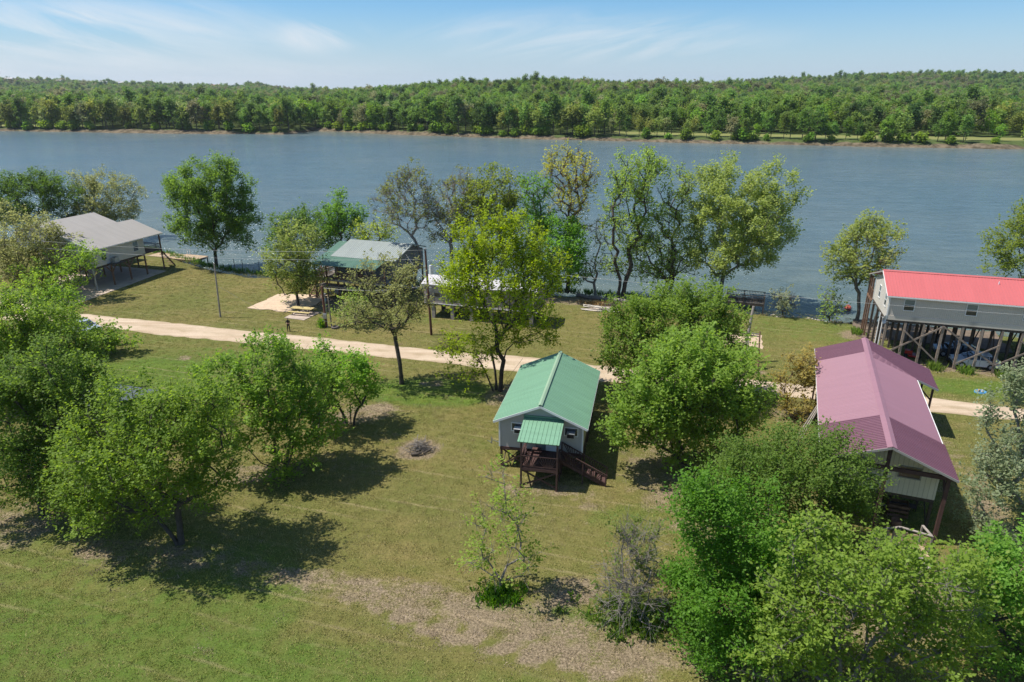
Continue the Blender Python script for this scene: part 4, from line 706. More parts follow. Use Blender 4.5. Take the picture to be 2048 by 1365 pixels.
def tree(name, label, x, y, ells, pal, dens, twig, seed, cat=None, group=None, bark='bark', lai=3.7):
    rng = np.random.default_rng(seed); EY = np.array([e[4] if len(e) > 4 else 0. for e in ells]); E = np.array([e[:4] for e in ells], float); E[:, 2] *= 1.10; E[:, 3] *= 1.08; near = y < 72
    vol = E[:, 2] ** 2 * E[:, 3]; z0 = max(.6, (E[:, 1] - E[:, 3] * .7).min() * .85)
    if name in ('sapling', 'bare_bush', 'shrub'): z0 = max(.3, z0 * .6)
    ztop = (E[:, 1] + E[:, 3]).max(); nt_ = int(np.clip(vol.sum() * 2.2, 40, (520 if name == 'box_elder_tree' else 420) if near else 260))
    if name == 'bare_bush': nt_ = 300
    pts = []
    for i, (dx, z, r, rz) in enumerate(E):
        k = max(8, int(nt_ * vol[i] / vol.sum())); u = rng.normal(0, 1, (k, 3)); u /= np.linalg.norm(u, axis=1, keepdims=True); q = rng.uniform(.12, 1., (k, 1)) ** .42
        wob = 1 + .16 * np.sin(u[:, :1] * 7 + seed) * np.cos(u[:, 2:] * 6 + i)
        pts.append(np.array([dx, rng.uniform(-.25, .25) * r + EY[i], z]) + u * q * wob * np.array([r, r * .92, rz]))
    pts = np.concatenate(pts); pts = pts[pts[:, 2] > .5]
    cx = (E[:, 0] * vol).sum() / vol.sum(); forks = [(0, 0, cx * .35, 0, z0)]
    if name == 'box_elder_tree': forks = [(-.35, 0, -2.2, .3, z0 + 2.5), (-.1, .3, -.6, .6, z0 + 3.5), (.3, 0, .9, -.1, z0 + 3), (.5, .3, 2.5, .2, z0 + 2)]
    if 'double trunk' in label: forks = [(-.3, 0, -.2, 0, z0), (.4, .2, 1.2, .2, z0 + 2)]
    if 'forked trunk' in label: forks = [(0, 0, -1.1, .1, z0), (.15, .1, .35, .3, z0 + 1)]
    if 'V shaped' in label: forks = [(-.3, 0, -1.6, 0, z0 * .6), (0, 0, -.3, .3, z0 * .6), (.3, 0, 1.6, 0, z0 * .7), (.1, .1, .5, -.2, z0 * .5)]
    if 'many stemmed' in label or name in ('bare_bush',) or 'clump tree' in label: forks = [(a * .25, b * .25, a * .8, b * .8, z0) for a, b in ((-1, 0), (0, .8), (1, .1), (.3, -.9))]
    Nn, par, tips = grow(rng, pts, forks, z0)
    # pipe model radii
    w = np.zeros(len(Nn)); w[tips] = 1.
    for i in range(len(Nn) - 1, -1, -1):
        if par[i] >= 0: w[par[i]] += w[i]
    tr = {'bare_bush': .09, 'shrub': .07, 'sapling': .085}.get(name, .013 * ztop + .05) * (.75 if len(forks) > 2 else 1)
    rad = np.clip(tr * (w / w[:1].max() if len(forks) == 1 else w / w.max()) ** .47, .014, None); rad[Nn[:, 2] < .3] *= 1.25
    V1, Q1 = tubes(Nn, par, rad)
    # fine twigs from the crown nodes
    nw = int(twig * (5 if near else 3) * len(tips)); src = rng.integers(0, len(pts), nw); base = np.array(Nn)[np.array(tips)[src % len(tips)]] + 0
    cen = np.array([cx, 0, (E[:, 1] * vol).sum() / vol.sum() - 1.0]); od = base - cen; od /= np.maximum(np.linalg.norm(od, axis=1, keepdims=True), .1)
    if nw:
        dr = od * .7 + rng.normal(0, .55, (nw, 3)) + np.array([0, 0, .35 if name != 'bare_bush' else .1]); dr /= np.linalg.norm(dr, axis=1, keepdims=True)
        ln = rng.uniform(.5, 1.5, (nw, 1)); st = base - dr * ln * .35; en = base + dr * ln * .75
        tn = np.concatenate([st, en]); tp = np.concatenate([np.full(nw, -1), np.arange(nw)]); rr = np.concatenate([np.full(nw, .016 if near else .022), np.full(nw, .007 if near else .012)])
        V2, Q2 = tubes(tn, tp, rr); Q1 = np.concatenate([Q1, Q2 + len(V1)]); V1 = np.concatenate([V1, V2])
    root = thing(name, label, cat or name.replace('_', ' ').split()[-1], (x, y, 0), 0, group)
    npmesh('trunk', V1, Q1, bark, root, smooth=True)
    # leaves: sprigs round every tip, leaves along every sprig
    size = (.20 if y < 45 else .25) if near else .33
    if pal in ('deep', 'deep2'): size *= .8
    area = (np.pi * E[:, 2] * E[:, 3]).sum() * .8; n = int(area * lai * dens / (size * size * .31)); n = min(n, 42000)
    per = 9; ns = max(30, n // per); ti = rng.integers(0, len(tips), ns); tb = Nn[np.array(tips)[ti]]
    sp = rng.normal(0, .34 if near else .45, (ns, 3)); sb = tb + sp; od = sb - cen; od /= np.maximum(np.linalg.norm(od, axis=1, keepdims=True), .1)
    sdir = od * .6 + np.array([0, 0, .55]) + rng.normal(0, .3, (ns, 3)); sdir /= np.linalg.norm(sdir, axis=1, keepdims=True)
    t = rng.uniform(0, .75, (ns, per, 1)); C = sb[:, None] + sdir[:, None] * t + rng.normal(0, .11 if near else .16, (ns, per, 3)); D = np.repeat(sdir[:, None], per, 1)
    C = C.reshape(-1, 3); D = D.reshape(-1, 3) * .6 + rng.normal(0, .5, (len(C), 3)); ok = C[:, 2] > .15; C, D = C[ok], D[ok]
    V, Q = leaves(rng, C, D, size)
    cl = np.repeat(rng.uniform(0, 1, (ns, 1)), per, 1).reshape(-1)[ok]; v = np.clip(.45 * cl + .35 * rng.uniform(0, 1, len(C)) + .25 * vnoise(C[:, 0] + x, C[:, 2] * 1.3 + y, 2.2, 5), 0, 1)
    npmesh('crown', V, Q, 'leaf_' + pal, root, attr={'v': ('FACE', v)})
    return root
CATS = {'cottonwood_tree': 'tree', 'shade_tree': 'tree', 'maple_tree': 'tree', 'young_tree': 'young tree', 'shrub': 'shrub', 'bare_branched_tree': 'tree', 'box_elder_tree': 'tree', 'shore_tree': 'tree', 'leaning_snag': 'dead tree', 'sapling': 'sapling', 'oak_tree': 'tree', 'poplar_tree': 'tree', 'bare_bush': 'bush'}
TREES=[
('cottonwood_tree', 'broad mid green tree alone by the shore beyond the thin grey pole, trunk bare below', -51.0, 115.0, [(0.1, 10.7, 6.8, 6.0), (0.2, 5.6, 5.9, 3.8), (-3.7, 12.7, 3.3, 2.5), (4.9, 14.8, 3.3, 2.7), (4.4, 8.6, 3.4, 3.4), (3.0, 16.0, 2.1, 1.8), (-0.2, 8.6, 5.0, 5.1), (-0.8, 15.6, 2.5, 1.8), (6.4, 11.1, 1.8, 2.5)], 'mid2', 1.25, 0.5),
('shade_tree', 'dark green dense tree on the shore behind the tan house', -96.9, 135.7, [(2.0, 8.0, 6.4, 4.7), (8.2, 7.5, 3.9, 4.5), (-4.0, 8.0, 4.4, 4.4), (6.1, 10.9, 3.9, 2.7)], 'dark', 1.1, 0.4),
('shade_tree', 'loose greyish green tree with open twigs behind the tan house, nearest its ridge', -86.9, 140.7, [(4.4, 7.7, 5.6, 4.9), (0.7, 4.7, 4.3, 3.3), (5.9, 5.2, 3.1, 2.9), (0.3, 10.2, 3.0, 2.5)], 'olive', 0.8, 0.7),
('shade_tree', 'tall feathery olive tree in front of the tan house at the picture edge', -75.4, 99.3, [(4.0, 8.7, 5.1, 3.6), (0.4, 4.6, 4.1, 3.7), (7.3, 5.8, 3.7, 3.1), (3.5, 3.9, 4.5, 2.5)], 'olive', 0.7, 0.7),
('shade_tree', 'low spreading tree against the gable of the tan house', -65.8, 94.2, [(4.2, 5.9, 3.2, 1.9), (1.0, 3.0, 3.9, 2.5), (-3.0, 2.2, 3.6, 2.1)], 'mid', 0.8, 0.5),
('maple_tree', 'broad light green maple between the gravel road and the picture edge', -47.5, 60.5, [(1.1, 8.2, 4.2, 2.8), (3.3, 5.7, 4.0, 2.8), (-0.4, 4.2, 3.8, 2.8), (4.9, 4.2, 2.9, 1.8), (1.0, 2.1, 3.9, 2.3)], 'mid', 1.35, 0.5),
('young_tree', 'slim round topped green tree beside the parked silver car', -51.6, 71.8, [(1.7, 5.9, 2.0, 2.4), (0.5, 3.9, 2.1, 1.7)], 'mid', 1.1, 0.4),
('shrub', 'low green shrub hiding the front of the parked silver car', -47.5, 73.3, [(-0.1, 0.9, 2.4, 1.3), (-2.3, -0.0, 1.7, 1.1), (2.3, 1.5, 1.6, 1.3)], 'mid', 1.0, 0.4),
('maple_tree', 'dark green maple with grey bare limbs above the blue grey shed', -33.5, 41.3, [(0.5, 7.2, 3.2, 2.7), (0.0, 3.7, 3.5, 1.5), (3.2, 4.1, 2.4, 1.9), (0.2, 9.8, 2.0, 1.7), (2.4, 6.4, 2.4, 2.1)], 'mid2', 1.3, 0.8),
('maple_tree', 'wide green maple crossing the blue grey shed roof at its top', -30.4, 41.0, [(2.0, 9.9, 2.0, 0.9), (0.8, 10.6, 2.0, 0.8), (2.4, 3.3, 2.4, 2.1), (-1.2, 10.3, 1.6, 1.3), (0.6, 8.1, 2.7, 1.5), (0.5, 12.0, 1.9, 1.2)], 'mid2', 1.1, 0.7),
('maple_tree', 'full bright green maple with a forked trunk, largest on the lower lawn', -22.2, 37.9, [(-0.2, 7.7, 4.4, 3.0), (2.1, 10.0, 3.1, 1.9), (-3.6, 5.0, 3.2, 2.3), (2.6, 5.4, 2.2, 2.0), (-0.9, 10.6, 1.8, 1.2), (-1.6, 3.5, 3.6, 0.6), (-5.3, 3.1, 1.8, 1.0)], 'mid', 1.2, 0.6),
('maple_tree', 'rounded green maple between the forked maple and the small clump tree', -17.8, 46.7, [(-0.2, 7.3, 3.4, 3.0), (0.4, 10.3, 2.2, 1.2), (1.5, 4.0, 3.1, 2.0), (-3.6, 7.9, 2.2, 1.8), (-2.2, 4.8, 2.9, 1.8), (0.1, 1.3, 2.1, 1.2), (3.3, 6.9, 1.5, 1.6)], 'mid', 1.1, 0.6),
('young_tree', 'small bright green clump tree standing on a leaf litter patch', -14.6, 55.2, [(0.2, 5.1, 2.3, 1.8), (-0.1, 2.7, 1.9, 1.0), (1.6, 3.9, 1.1, 1.4), (-1.3, 6.3, 1.0, 1.0)], 'bright', 1.1, 0.5),
('young_tree', 'small green tree hidden between the two lawn maples', -17.4, 53.3, [(0.8, 5.0, 1.5, 2.0), (0.2, 2.9, 1.3, 1.3)], 'mid', 0.8, 0.4),
('bare_branched_tree', 'gnarled tree with sparse grey green leaves and bare lower limbs by the road', -11.4, 64.5, [(-0.8, 11.0, 3.4, 1.7), (-2.9, 8.5, 2.5, 1.5), (1.4, 9.5, 2.2, 2.0), (-4.7, 6.9, 1.7, 0.9), (-0.2, 7.9, 3.0, 1.9)], 'olive', 0.42, 1.3),
('box_elder_tree', 'tall lime green tree with many upright trunks behind the green roofed cabin', -1.5, 62.6, [(0.3, 11.5, 4.7, 4.5), (-0.1, 15.8, 3.3, 2.8), (3.6, 13.0, 2.8, 2.8), (-3.0, 11.5, 2.4, 2.9), (-4.4, 4.9, 2.1, 1.3), (3.2, 6.5, 2.9, 1.5), (-1.7, 4.9, 2.9, 1.3), (-3.2, 2.3, 2.0, 0.8), (3.2, 9.6, 1.9, 1.1, -3.6)], 'lime', 0.85, 1.0),
('shade_tree', 'deep green tree pressed against the tall lime green tree on the river side', 5.0, 96.2, [(1.2, 7.2, 4.1, 4.5), (3.6, 8.3, 2.3, 2.6), (2.3, 3.5, 3.2, 2.1), (-1.0, 10.4, 2.1, 2.1)], 'bright2', 1.1, 0.4),
('shore_tree', 'tall fan shaped tree with brown twigs and a yellow green top above the river', 8.3, 98.8, [(-0.1, 17.4, 3.7, 3.0), (-0.0, 13.5, 3.0, 2.6), (1.9, 9.9, 2.9, 0.9)], 'twig', 0.5, 1.5),
('shore_tree', 'small silvery green aspen like crown just beside the fan shaped tree', 3.3, 98.0, [(-0.2, 15.1, 2.3, 1.8), (-0.7, 11.9, 1.9, 1.9), (1.1, 10.8, 2.2, 1.4)], 'bright2', 0.7, 0.6),
('shore_tree', 'olive yellow round headed tree rising behind the lime green tree', -4.5, 99.3, [(1.7, 14.0, 3.6, 4.0), (-1.3, 11.3, 2.9, 3.3), (3.4, 11.3, 2.5, 2.9)], 'limeolive', 0.9, 0.8),
('shore_tree', 'nearly bare grey tree with wide twigs against the river behind the trailer', -9.0, 99.9, [(0.4, 13.0, 3.5, 3.8), (-0.8, 9.4, 3.1, 2.7), (1.9, 15.5, 2.4, 1.9)], 'twiggrey', 0.28, 1.8),
('shore_tree', 'nearly bare V shaped tree with several stems behind the grey metal roof', -15.2, 99.9, [(-0.2, 13.0, 4.1, 3.8), (-2.0, 15.2, 2.0, 1.6), (2.5, 11.9, 1.7, 4.1), (1.3, 16.2, 2.6, 1.6)], 'twiggrey', 0.28, 1.8),
('shade_tree', 'soft olive green tree shading the picnic table', -29.9, 91.3, [(-0.7, 5.2, 3.6, 3.3), (0.5, 8.8, 3.1, 2.3), (1.3, 3.8, 2.5, 2.1)], 'olive2', 1.0, 0.5),
('shade_tree', 'dark green tree behind the house with the wooden decks', -35.1, 109.8, [(-0.9, 7.1, 3.4, 2.6), (3.0, 6.9, 4.0, 3.4), (-2.7, 5.4, 2.4, 2.1)], 'dark', 1.0, 0.4),
('shade_tree', 'bright green tree with one thin leader above the grey metal roof', -27.4, 108.8, [(0.5, 8.1, 3.0, 3.4), (-1.0, 8.9, 2.4, 2.4), (0.3, 11.9, 0.8, 1.3), (2.7, 8.9, 1.4, 1.6)], 'bright2', 0.9, 0.5),
('shade_tree', 'small yellow green tree just right of the thin leader tree', -21.8, 105.1, [(0.7, 8.0, 2.5, 1.9), (-0.3, 6.4, 2.0, 1.4)], 'lime2', 0.7, 0.6),
('leaning_snag', 'thin leaning almost leafless trunk at the river edge', 12.2, 96.2, [(-0.0, 9.0, 0.6, 2.6), (-0.9, 3.5, 1.3, 1.6)], 'twiggrey', 0.3, 0.7),
('shore_tree', 'tall loose light green tree with a double trunk at the river edge', 15.7, 94.9, [(1.3, 17.6, 3.5, 2.9), (0.2, 14.1, 3.0, 2.9), (0.4, 10.0, 3.5, 2.8), (-1.2, 5.3, 2.1, 2.5), (3.0, 18.8, 2.2, 1.6)], 'mid3', 0.7, 0.9),
('shore_tree', 'thin open crowned tree between the double trunk tree and the great pale tree', 22.8, 96.2, [(-0.0, 15.3, 2.1, 3.6), (-1.2, 10.4, 2.5, 3.3), (-2.9, 5.4, 3.7, 3.3), (0.7, 5.4, 2.9, 2.9)], 'mid3', 0.55, 1.0),
('cottonwood_tree', 'great pale green spreading tree over the river edge deck', 29.9, 94.9, [(1.6, 12.8, 6.2, 5.7), (5.8, 15.2, 3.6, 3.4), (-3.3, 14.1, 3.0, 3.6), (0.2, 6.8, 5.5, 3.5), (6.2, 10.0, 3.9, 3.9), (-0.3, 17.5, 3.4, 1.9), (-5.7, 9.3, 2.8, 3.5), (2.0, 9.3, 6.3, 4.9), (-1.7, 11.4, 4.2, 4.9)], 'pale', 1.3, 0.7),
('shrub', 'small silvery round shrub alone at the river edge', 36.5, 87.6, [(-0.3, 1.8, 1.5, 1.4)], 'silver', 0.8, 0.9),
('sapling', 'slim green sapling at the river edge beside the orange buoy', 41.7, 85.1, [(-0.3, 2.7, 1.0, 1.3), (-0.2, 1.4, 1.3, 0.8)], 'mid3', 0.6, 0.7),
('shore_tree', 'upright pale green tree behind the white gable of the red roofed house', 45.1, 84.7, [(-0.5, 9.4, 3.5, 3.4), (-0.1, 11.3, 2.5, 2.0), (-2.3, 7.8, 2.3, 2.2), (-1.2, 5.5, 1.8, 1.3)], 'pale', 1.0, 0.8),
('shore_tree', 'olive yellow tree rising behind the red roof at the picture edge', 81.8, 102.2, [(-4.3, 6.3, 4.6, 4.3), (-4.2, 10.1, 3.1, 2.4), (-7.2, 4.0, 2.1, 2.2), (0.4, 7.0, 4.5, 5.4)], 'limeolive', 1.0, 0.6),
('maple_tree', 'windblown silver green maple covering the gravel road, the nearer the river of its pair', 14.0, 61.1, [(1.2, 7.5, 4.5, 2.6), (5.1, 8.8, 2.4, 2.1), (-2.5, 5.5, 3.0, 2.5), (0.3, 9.5, 2.8, 1.5), (4.0, 5.0, 4.3, 2.5), (-0.6, 2.9, 3.9, 1.7), (-3.3, 8.0, 1.9, 1.9), (2.2, 10.0, 3.3, 1.2)], 'mid4', 1.3, 0.5),
('maple_tree', 'full green maple beside the cabin stairs, the nearer of its pair', 14.1, 47.1, [(0.1, 7.2, 3.2, 2.5), (-3.6, 5.9, 3.0, 2.1), (2.4, 5.1, 2.3, 2.4), (-1.1, 3.3, 3.1, 1.6), (-5.4, 4.2, 1.9, 1.5), (-0.1, 9.6, 4.1, 1.5), (2.8, 7.2, 2.3, 2.3), (-2.2, 7.6, 3.0, 2.2), (0.2, 2.0, 2.3, 1.5)], 'mid4', 1.35, 0.5),
('shrub', 'tall brown green many stemmed shrub beside the pink roofed house', 26.4, 56.4, [(-0.8, 5.4, 1.4, 1.6), (-0.5, 3.2, 1.6, 1.7), (-0.2, 1.3, 1.3, 0.8)], 'brown', 0.7, 1.3),
('oak_tree', 'dense deep green tree with drooping masses beside the bare bush', 11.7, 28.9, [(-1.7, 7.7, 1.8, 1.9), (-1.2, 5.0, 2.1, 1.9), (-0.4, 2.0, 2.4, 1.8), (0.3, 7.7, 1.8, 1.9), (-0.6, -0.3, 2.2, 0.8), (-2.6, 9.5, 1.0, 1.1), (-0.8, 3.4, 2.6, 1.6), (0.6, 5.0, 2.1, 2.3), (1.4, 0.3, 1.9, 1.7)], 'deep', 1.3, 0.3),
('oak_tree', 'broad fine leaved dark green tree against the corner of the pink roofed house', 19.6, 36.9, [(-1.9, 7.1, 3.4, 1.4), (0.9, 5.6, 2.3, 2.1), (-3.8, 5.6, 2.8, 2.1), (-6.2, 4.2, 2.2, 1.5), (2.1, 3.8, 1.6, 1.0), (-0.8, 8.1, 1.5, 0.9), (-2.5, 2.7, 3.5, 0.7), (-5.5, 6.3, 1.9, 1.6), (-0.7, 3.8, 3.2, 1.5)], 'deep2', 1.3, 0.4),
('box_elder_tree', 'yellow green open tree with pale bare limbs in front of the pink roofed house', 16.3, 25.6, [(-0.9, 7.9, 2.5, 1.3), (-2.6, 8.7, 2.0, 0.9), (1.8, 8.4, 1.7, 1.0), (0.5, 5.3, 2.8, 1.5), (3.6, 6.2, 1.4, 1.2), (-3.2, 5.0, 1.9, 2.2), (3.0, 3.5, 2.2, 1.1), (-1.4, 2.6, 2.7, 0.7), (-3.3, 2.2, 1.7, 1.0), (-0.1, 3.2, 3.1, 0.8), (0.5, 7.9, 2.1, 1.2), (-1.7, 6.2, 2.3, 0.9), (4.6, 3.8, 1.7, 1.9), (4.2, 7.6, 0.9, 0.7)], 'limeolive2', 0.72, 0.9),
('poplar_tree', 'silver white leaved poplar leaning in from the picture edge beside the pink roofed house', 33.9, 38.5, [(-2.5, 8.7, 1.5, 2.0), (-2.3, 5.4, 1.8, 1.9), (-1.8, 2.0, 2.1, 1.7), (-2.6, 11.2, 0.6, 0.9), (-1.4, 6.9, 1.3, 3.6)], 'silver2', 0.8, 0.8),
('maple_tree', 'green tree below the silver white poplar at the picture edge', 27.6, 27.8, [(-2.3, 5.8, 2.0, 1.8), (-3.8, 6.4, 1.2, 1.1), (-1.2, 2.7, 2.1, 2.4), (-4.1, 4.9, 1.3, 1.0), (-2.8, 3.0, 1.5, 1.8)], 'bright2', 1.1, 0.6),
('sapling', 'sparse young lime tree in the middle of the lawn before the cabin', -0.7, 33.6, [(0.0, 6.9, 1.0, 1.3), (0.0, 4.7, 1.7, 1.1), (-1.2, 2.6, 0.9, 1.1), (1.2, 2.6, 1.1, 0.7), (0.0, 1.8, 1.5, 0.9)], 'lime3', 0.28, 0.9),
('young_tree', 'small low tree with a thin trunk left of the gnarled tree, across the road', -20.1, 83.1, [(-0.6, 2.2, 2.2, 1.2), (0.8, 2.6, 1.7, 1.1)], 'mid3', 0.9, 0.6),
('bare_bush', 'wide bush of bare twigs with a leafy tip near the lawn edge', 7.0, 31.3, [(-0.1, 5.2, 1.2, 1.3), (-0.1, 2.6, 1.9, 1.0), (-0.1, 0.5, 2.1, 0.5)], 'bushtwig', 0.3, 0.75),
]
for i, (n_, lab, x, y, es, pal, dens, twg) in enumerate(TREES):
    bk = 'bark_grey' if pal in ('twiggrey', 'bushtwig', 'limeolive2', 'silver2', 'pale', 'lime3') else 'bark_brown' if pal in ('twig', 'bushtwig', 'brown') else 'bark'
    tree(n_, lab, x, y, es, pal, dens, twg, 100 + i, CATS[n_], bark=bk)

# far bank: crown kinds shared between the trees one can tell apart and the wood behind them
rng = np.random.default_rng(7); KIND = []
FARPAL = {'f_green': ((.052, .092, .018), (.105, .165, .034)), 'f_bright': ((.070, .125, .016), (.140, .205, .030)), 'f_dark': ((.026, .056, .014), (.055, .100, .024)), 'f_pale': ((.090, .120, .046), (.160, .190, .078)), 'f_bud': ((.100, .105, .048), (.150, .150, .070)), 'f_olive': ((.085, .110, .024), (.145, .165, .040))}
for k, (a, b) in FARPAL.items(): leafmat('leaf_' + k, tuple(v * 1.75 for v in a), tuple(v * 1.6 for v in b), .35, .6, .018, (.70, 1.35))
kinds = [('f_green', 6.6, 21), ('f_bright', 6.4, 19), ('f_dark', 6.2, 22), ('f_pale', 6.6, 21), ('f_bud', 7.0, 21), ('f_olive', 6.0, 20), ('f_green', 4.8, 24), ('f_bright', 3.6, 6)]
LABK = ['mid green round tree', 'bright green round tree', 'dark green dense tree', 'pale grey green tree', 'brownish budding tree', 'olive green tree', 'tall slim green tree', 'low bright green shrub']
crowncol = bpy.data.collections.new('far_crowns')
protos = []
for i, (pal, r, h) in enumerate(kinds):
    K = 34; cz = h * .52; u = rng.normal(0, 1, (K, 3)); u /= np.linalg.norm(u, axis=1, keepdims=True); u[:, 2] = np.where(u[:, 2] < -.75, -u[:, 2] * .6, u[:, 2]); c0 = np.array([0, 0, cz]) + u * rng.uniform(.35, .85, (K, 1)) * np.array([r * .85, r * .85, h * .50])
    per = 26; C = (c0[:, None] + rng.normal(0, .95, (K, per, 3)) * np.array([1, 1, .8])).reshape(-1, 3); ok = C[:, 2] > .4; C = C[ok]
    D = rng.normal(0, 1, C.shape); V, Q = leaves(rng, C, D, 1.15, .8, .6); v = np.repeat(rng.uniform(0, 1, K), per)[ok] * .6 + rng.uniform(0, .4, len(C))
    tN = [np.array([0, 0, -1.]), np.array([.1, 0, h * .35]), np.array([-.1, .1, h * .8])] + [c for c in c0[:10]]; tp = [-1, 0, 1] + [1] * 10
    Vt, Qt = tubes(np.array(tN), np.array(tp), np.array([.32, .24, .1] + [.07] * 10))
    root = thing('far_shrub' if i == 7 else 'far_tree', LABK[i] + (' low on the mud at the far bank waterline' if i == 7 else ' in the front row lining the far bank'), 'shrub' if i == 7 else 'tree', (0, 0, 0), 0, ('shrubs' if i == 7 else LABK[i] + 's') + ' along the far bank')
    a = npmesh('trunk', Vt, Qt, 'bark', root, smooth=True); b = npmesh('crown', V, Q, 'leaf_' + pal, root, attr={'v': ('FACE', v)}); protos.append((root, a, b, h)); crowncol.objects.link(b)
names = sorted(o.name for o in crowncol.objects); idx_of = [names.index(p[2].name) for p in protos]
def pick(r, x, y, d):
    q = vnoise(x, y, 90, 11) * .55 + r * .45
    if d > 250 and vnoise(x, y, 120, 13) > .62 and r < .5: return 4
    if vnoise(x, y, 45, 14) > .80 and r < .5: return 2
    return [3, 5, 6, 0, 1, 0, 2][min(6, int(q * 7))] if r < .93 else 4
used = set()
def put(k, x, y, s):
    r0, a0, b0, h0 = protos[k]
    if k in used:
        r = r0.copy(); COL.objects.link(r)
        for ch in (a0, b0): c = ch.copy(); COL.objects.link(c); c.parent = r
    else: r = r0; used.add(k)
    r.location = (x, y, float(terr(np.array([x]), np.array([y]))[0]) - .3); r.rotation_euler = (0, 0, rng.uniform(0, 6.28)); r.scale = (s * rng.uniform(.9, 1.15), s * rng.uniform(.9, 1.15), s * rng.uniform(.85, 1.2)); return r
cnt = 0; x = -395.0; FR = []
while x < 330 and cnt < 190:                      # front row, spaced along the bank
    left = x < 60; d = rng.uniform(2.5, 8) if rng.random() < .7 else rng.uniform(8, 16)
    y = float(far_y(x)) + d; k = pick(rng.random(), x, y, 0); s = rng.uniform(.75, 1.1) if left else rng.uniform(.5, .85)
    if x > 60 and rng.random() < .12: x += 9; continue
    put(k, x, y, s); FR.append((x, y)); cnt += 1; x += rng.uniform(2.6, 5.6) if left else rng.uniform(3.6, 8.5)
for i in range(95):
    x = rng.uniform(-395, 330); y = float(far_y(x)) + rng.uniform(2.2, 5); put(7, x, y, rng.uniform(.45, 1.0))
# the wood behind them, one mass
P = []
def rows(y0, y1, step, s0, s1, azl=-.86, azr=.86):
    for yy in np.arange(y0, y1, step):
        xx = np.arange(azl * yy - 60, azr * yy + 60, step); xx = xx + rng.uniform(-.45, .45, len(xx)) * step; yv = yy + rng.uniform(-.5, .5, len(xx)) * step
        d = yv - far_y(xx); ok = (d > 12) & ~((xx > 60) & (d < 48)) & ~((xx > -425) & (xx < -325) & (d < 32)); P.append(np.stack([xx[ok], yv[ok], rng.uniform(s0, s1, ok.sum()) * (.8 + .4 * vnoise(xx[ok], yv[ok], 55, 41)) * np.where(rng.random(ok.sum()) < .06, 1.25, 1)], 1))
rows(380, 720, 8.4, .6, 1.0); rows(720, 1320, 10, .65, 1.05); rows(1320, 2050, 13, .8, 1.25, -.86, .9); rows(2050, 2560, 15, .8, 1.3, -.86, -.1)
P = np.concatenate(P); pz = terr(P[:, 0], P[:, 1])
ki = np.array([idx_of[pick(r, a, b, b - float(far_y(a)))] for r, a, b in zip(rng.random(len(P)), P[:, 0], P[:, 1])])
me = bpy.data.meshes.new('wood'); me.vertices.add(len(P)); me.vertices.foreach_set('co', np.stack([P[:, 0], P[:, 1], pz - .4], 1).astype(np.float32).ravel())
for a, t, v in (('idx', 'INT', ki.astype(np.int32)), ('scl', 'FLOAT', P[:, 2].astype(np.float32)), ('rot', 'FLOAT', rng.uniform(0, 6.28, len(P)).astype(np.float32))): me.attributes.new(a, t, 'POINT').data.foreach_set('value', v)
wood = link(bpy.data.objects.new('woodland', me)); meta(wood, 'dense spring wood of mixed greens covering the far bottomland and ridges', 'woodland', kind='stuff')
def scatter_mod(ob, coll, tilt=False):
    g = bpy.data.node_groups.new('scatter', 'GeometryNodeTree'); g.interface.new_socket('Geometry', in_out='INPUT', socket_type='NodeSocketGeometry'); g.interface.new_socket('Geometry', in_out='OUTPUT', socket_type='NodeSocketGeometry')
    gi = g.nodes.new('NodeGroupInput'); go = g.nodes.new('NodeGroupOutput'); ci = g.nodes.new('GeometryNodeCollectionInfo'); ci.inputs['Collection'].default_value = coll; ci.inputs['Separate Children'].default_value = True; ci.inputs['Reset Children'].default_value = True
    ip = g.nodes.new('GeometryNodeInstanceOnPoints'); ip.inputs['Pick Instance'].default_value = True
    def at(nm, ty): n = g.nodes.new('GeometryNodeInputNamedAttribute'); n.data_type = ty; n.inputs['Name'].default_value = nm; return n.outputs['Attribute']
    L = g.links.new; L(gi.outputs[0], ip.inputs['Points']); L(ci.outputs[0], ip.inputs['Instance']); L(at('idx', 'INT'), ip.inputs['Instance Index']); L(at('scl', 'FLOAT'), ip.inputs['Scale'])
    cx_ = g.nodes.new('ShaderNodeCombineXYZ'); L(at('rot', 'FLOAT'), cx_.inputs[2]); L(cx_.outputs[0], ip.inputs['Rotation']); L(ip.outputs[0], go.inputs[0])
    ob.modifiers.new('scatter', 'NODES').node_group = g
scatter_mod(wood, crowncol)
pm('light_red', (.35, .01, .01), .25, .05, 1); pm('rubber_worn', (.12, .10, .095), .9, .2, 2); pm('wood_picnic', (.50, .40, .18), .8, .3, 3, .02, world=True)

# ------------------------------------------------------------------ poles and wires
def pole(name, label, b, top, r, mat, cat='utility pole'):
    t = thing(name, label, cat, (b[0], b[1], 0), 0); rod(t, 'pole_shaft', mat, (0, 0, -.3), (top[0] - b[0], top[1] - b[1], top[2]), r, r * .72, 12); return t
pm('creosote', (.13, .060, .040), .8, .35, 2, .02, world=True, streak=(1, 1, .3))
p2 = pole('utility_pole', 'tall brown utility pole with a white transformer beside the pale roofed trailer', (-9.94, 79.27), (-10.25, 79.35, 10.8), .16, 'creosote')
box(p2, 'pole_top_cap', 'metal_grey', (-.31, .08, 10.7), (.3, .3, .2)); tf = rod(p2, 'transformer', 'plastic_white', (.32, .0, 7.7), (.32, 0, 8.75), .27, .27, 14); rod(tf, 'lid', 'metal_grey', (.32, 0, 8.75), (.32, 0, 8.86), .29, .2, 14)
for x in (.22, .42): rod(tf, 'bushing', 'metal_grey', (x, 0, 8.8), (x, 0, 9.25), .05, .04, 8)
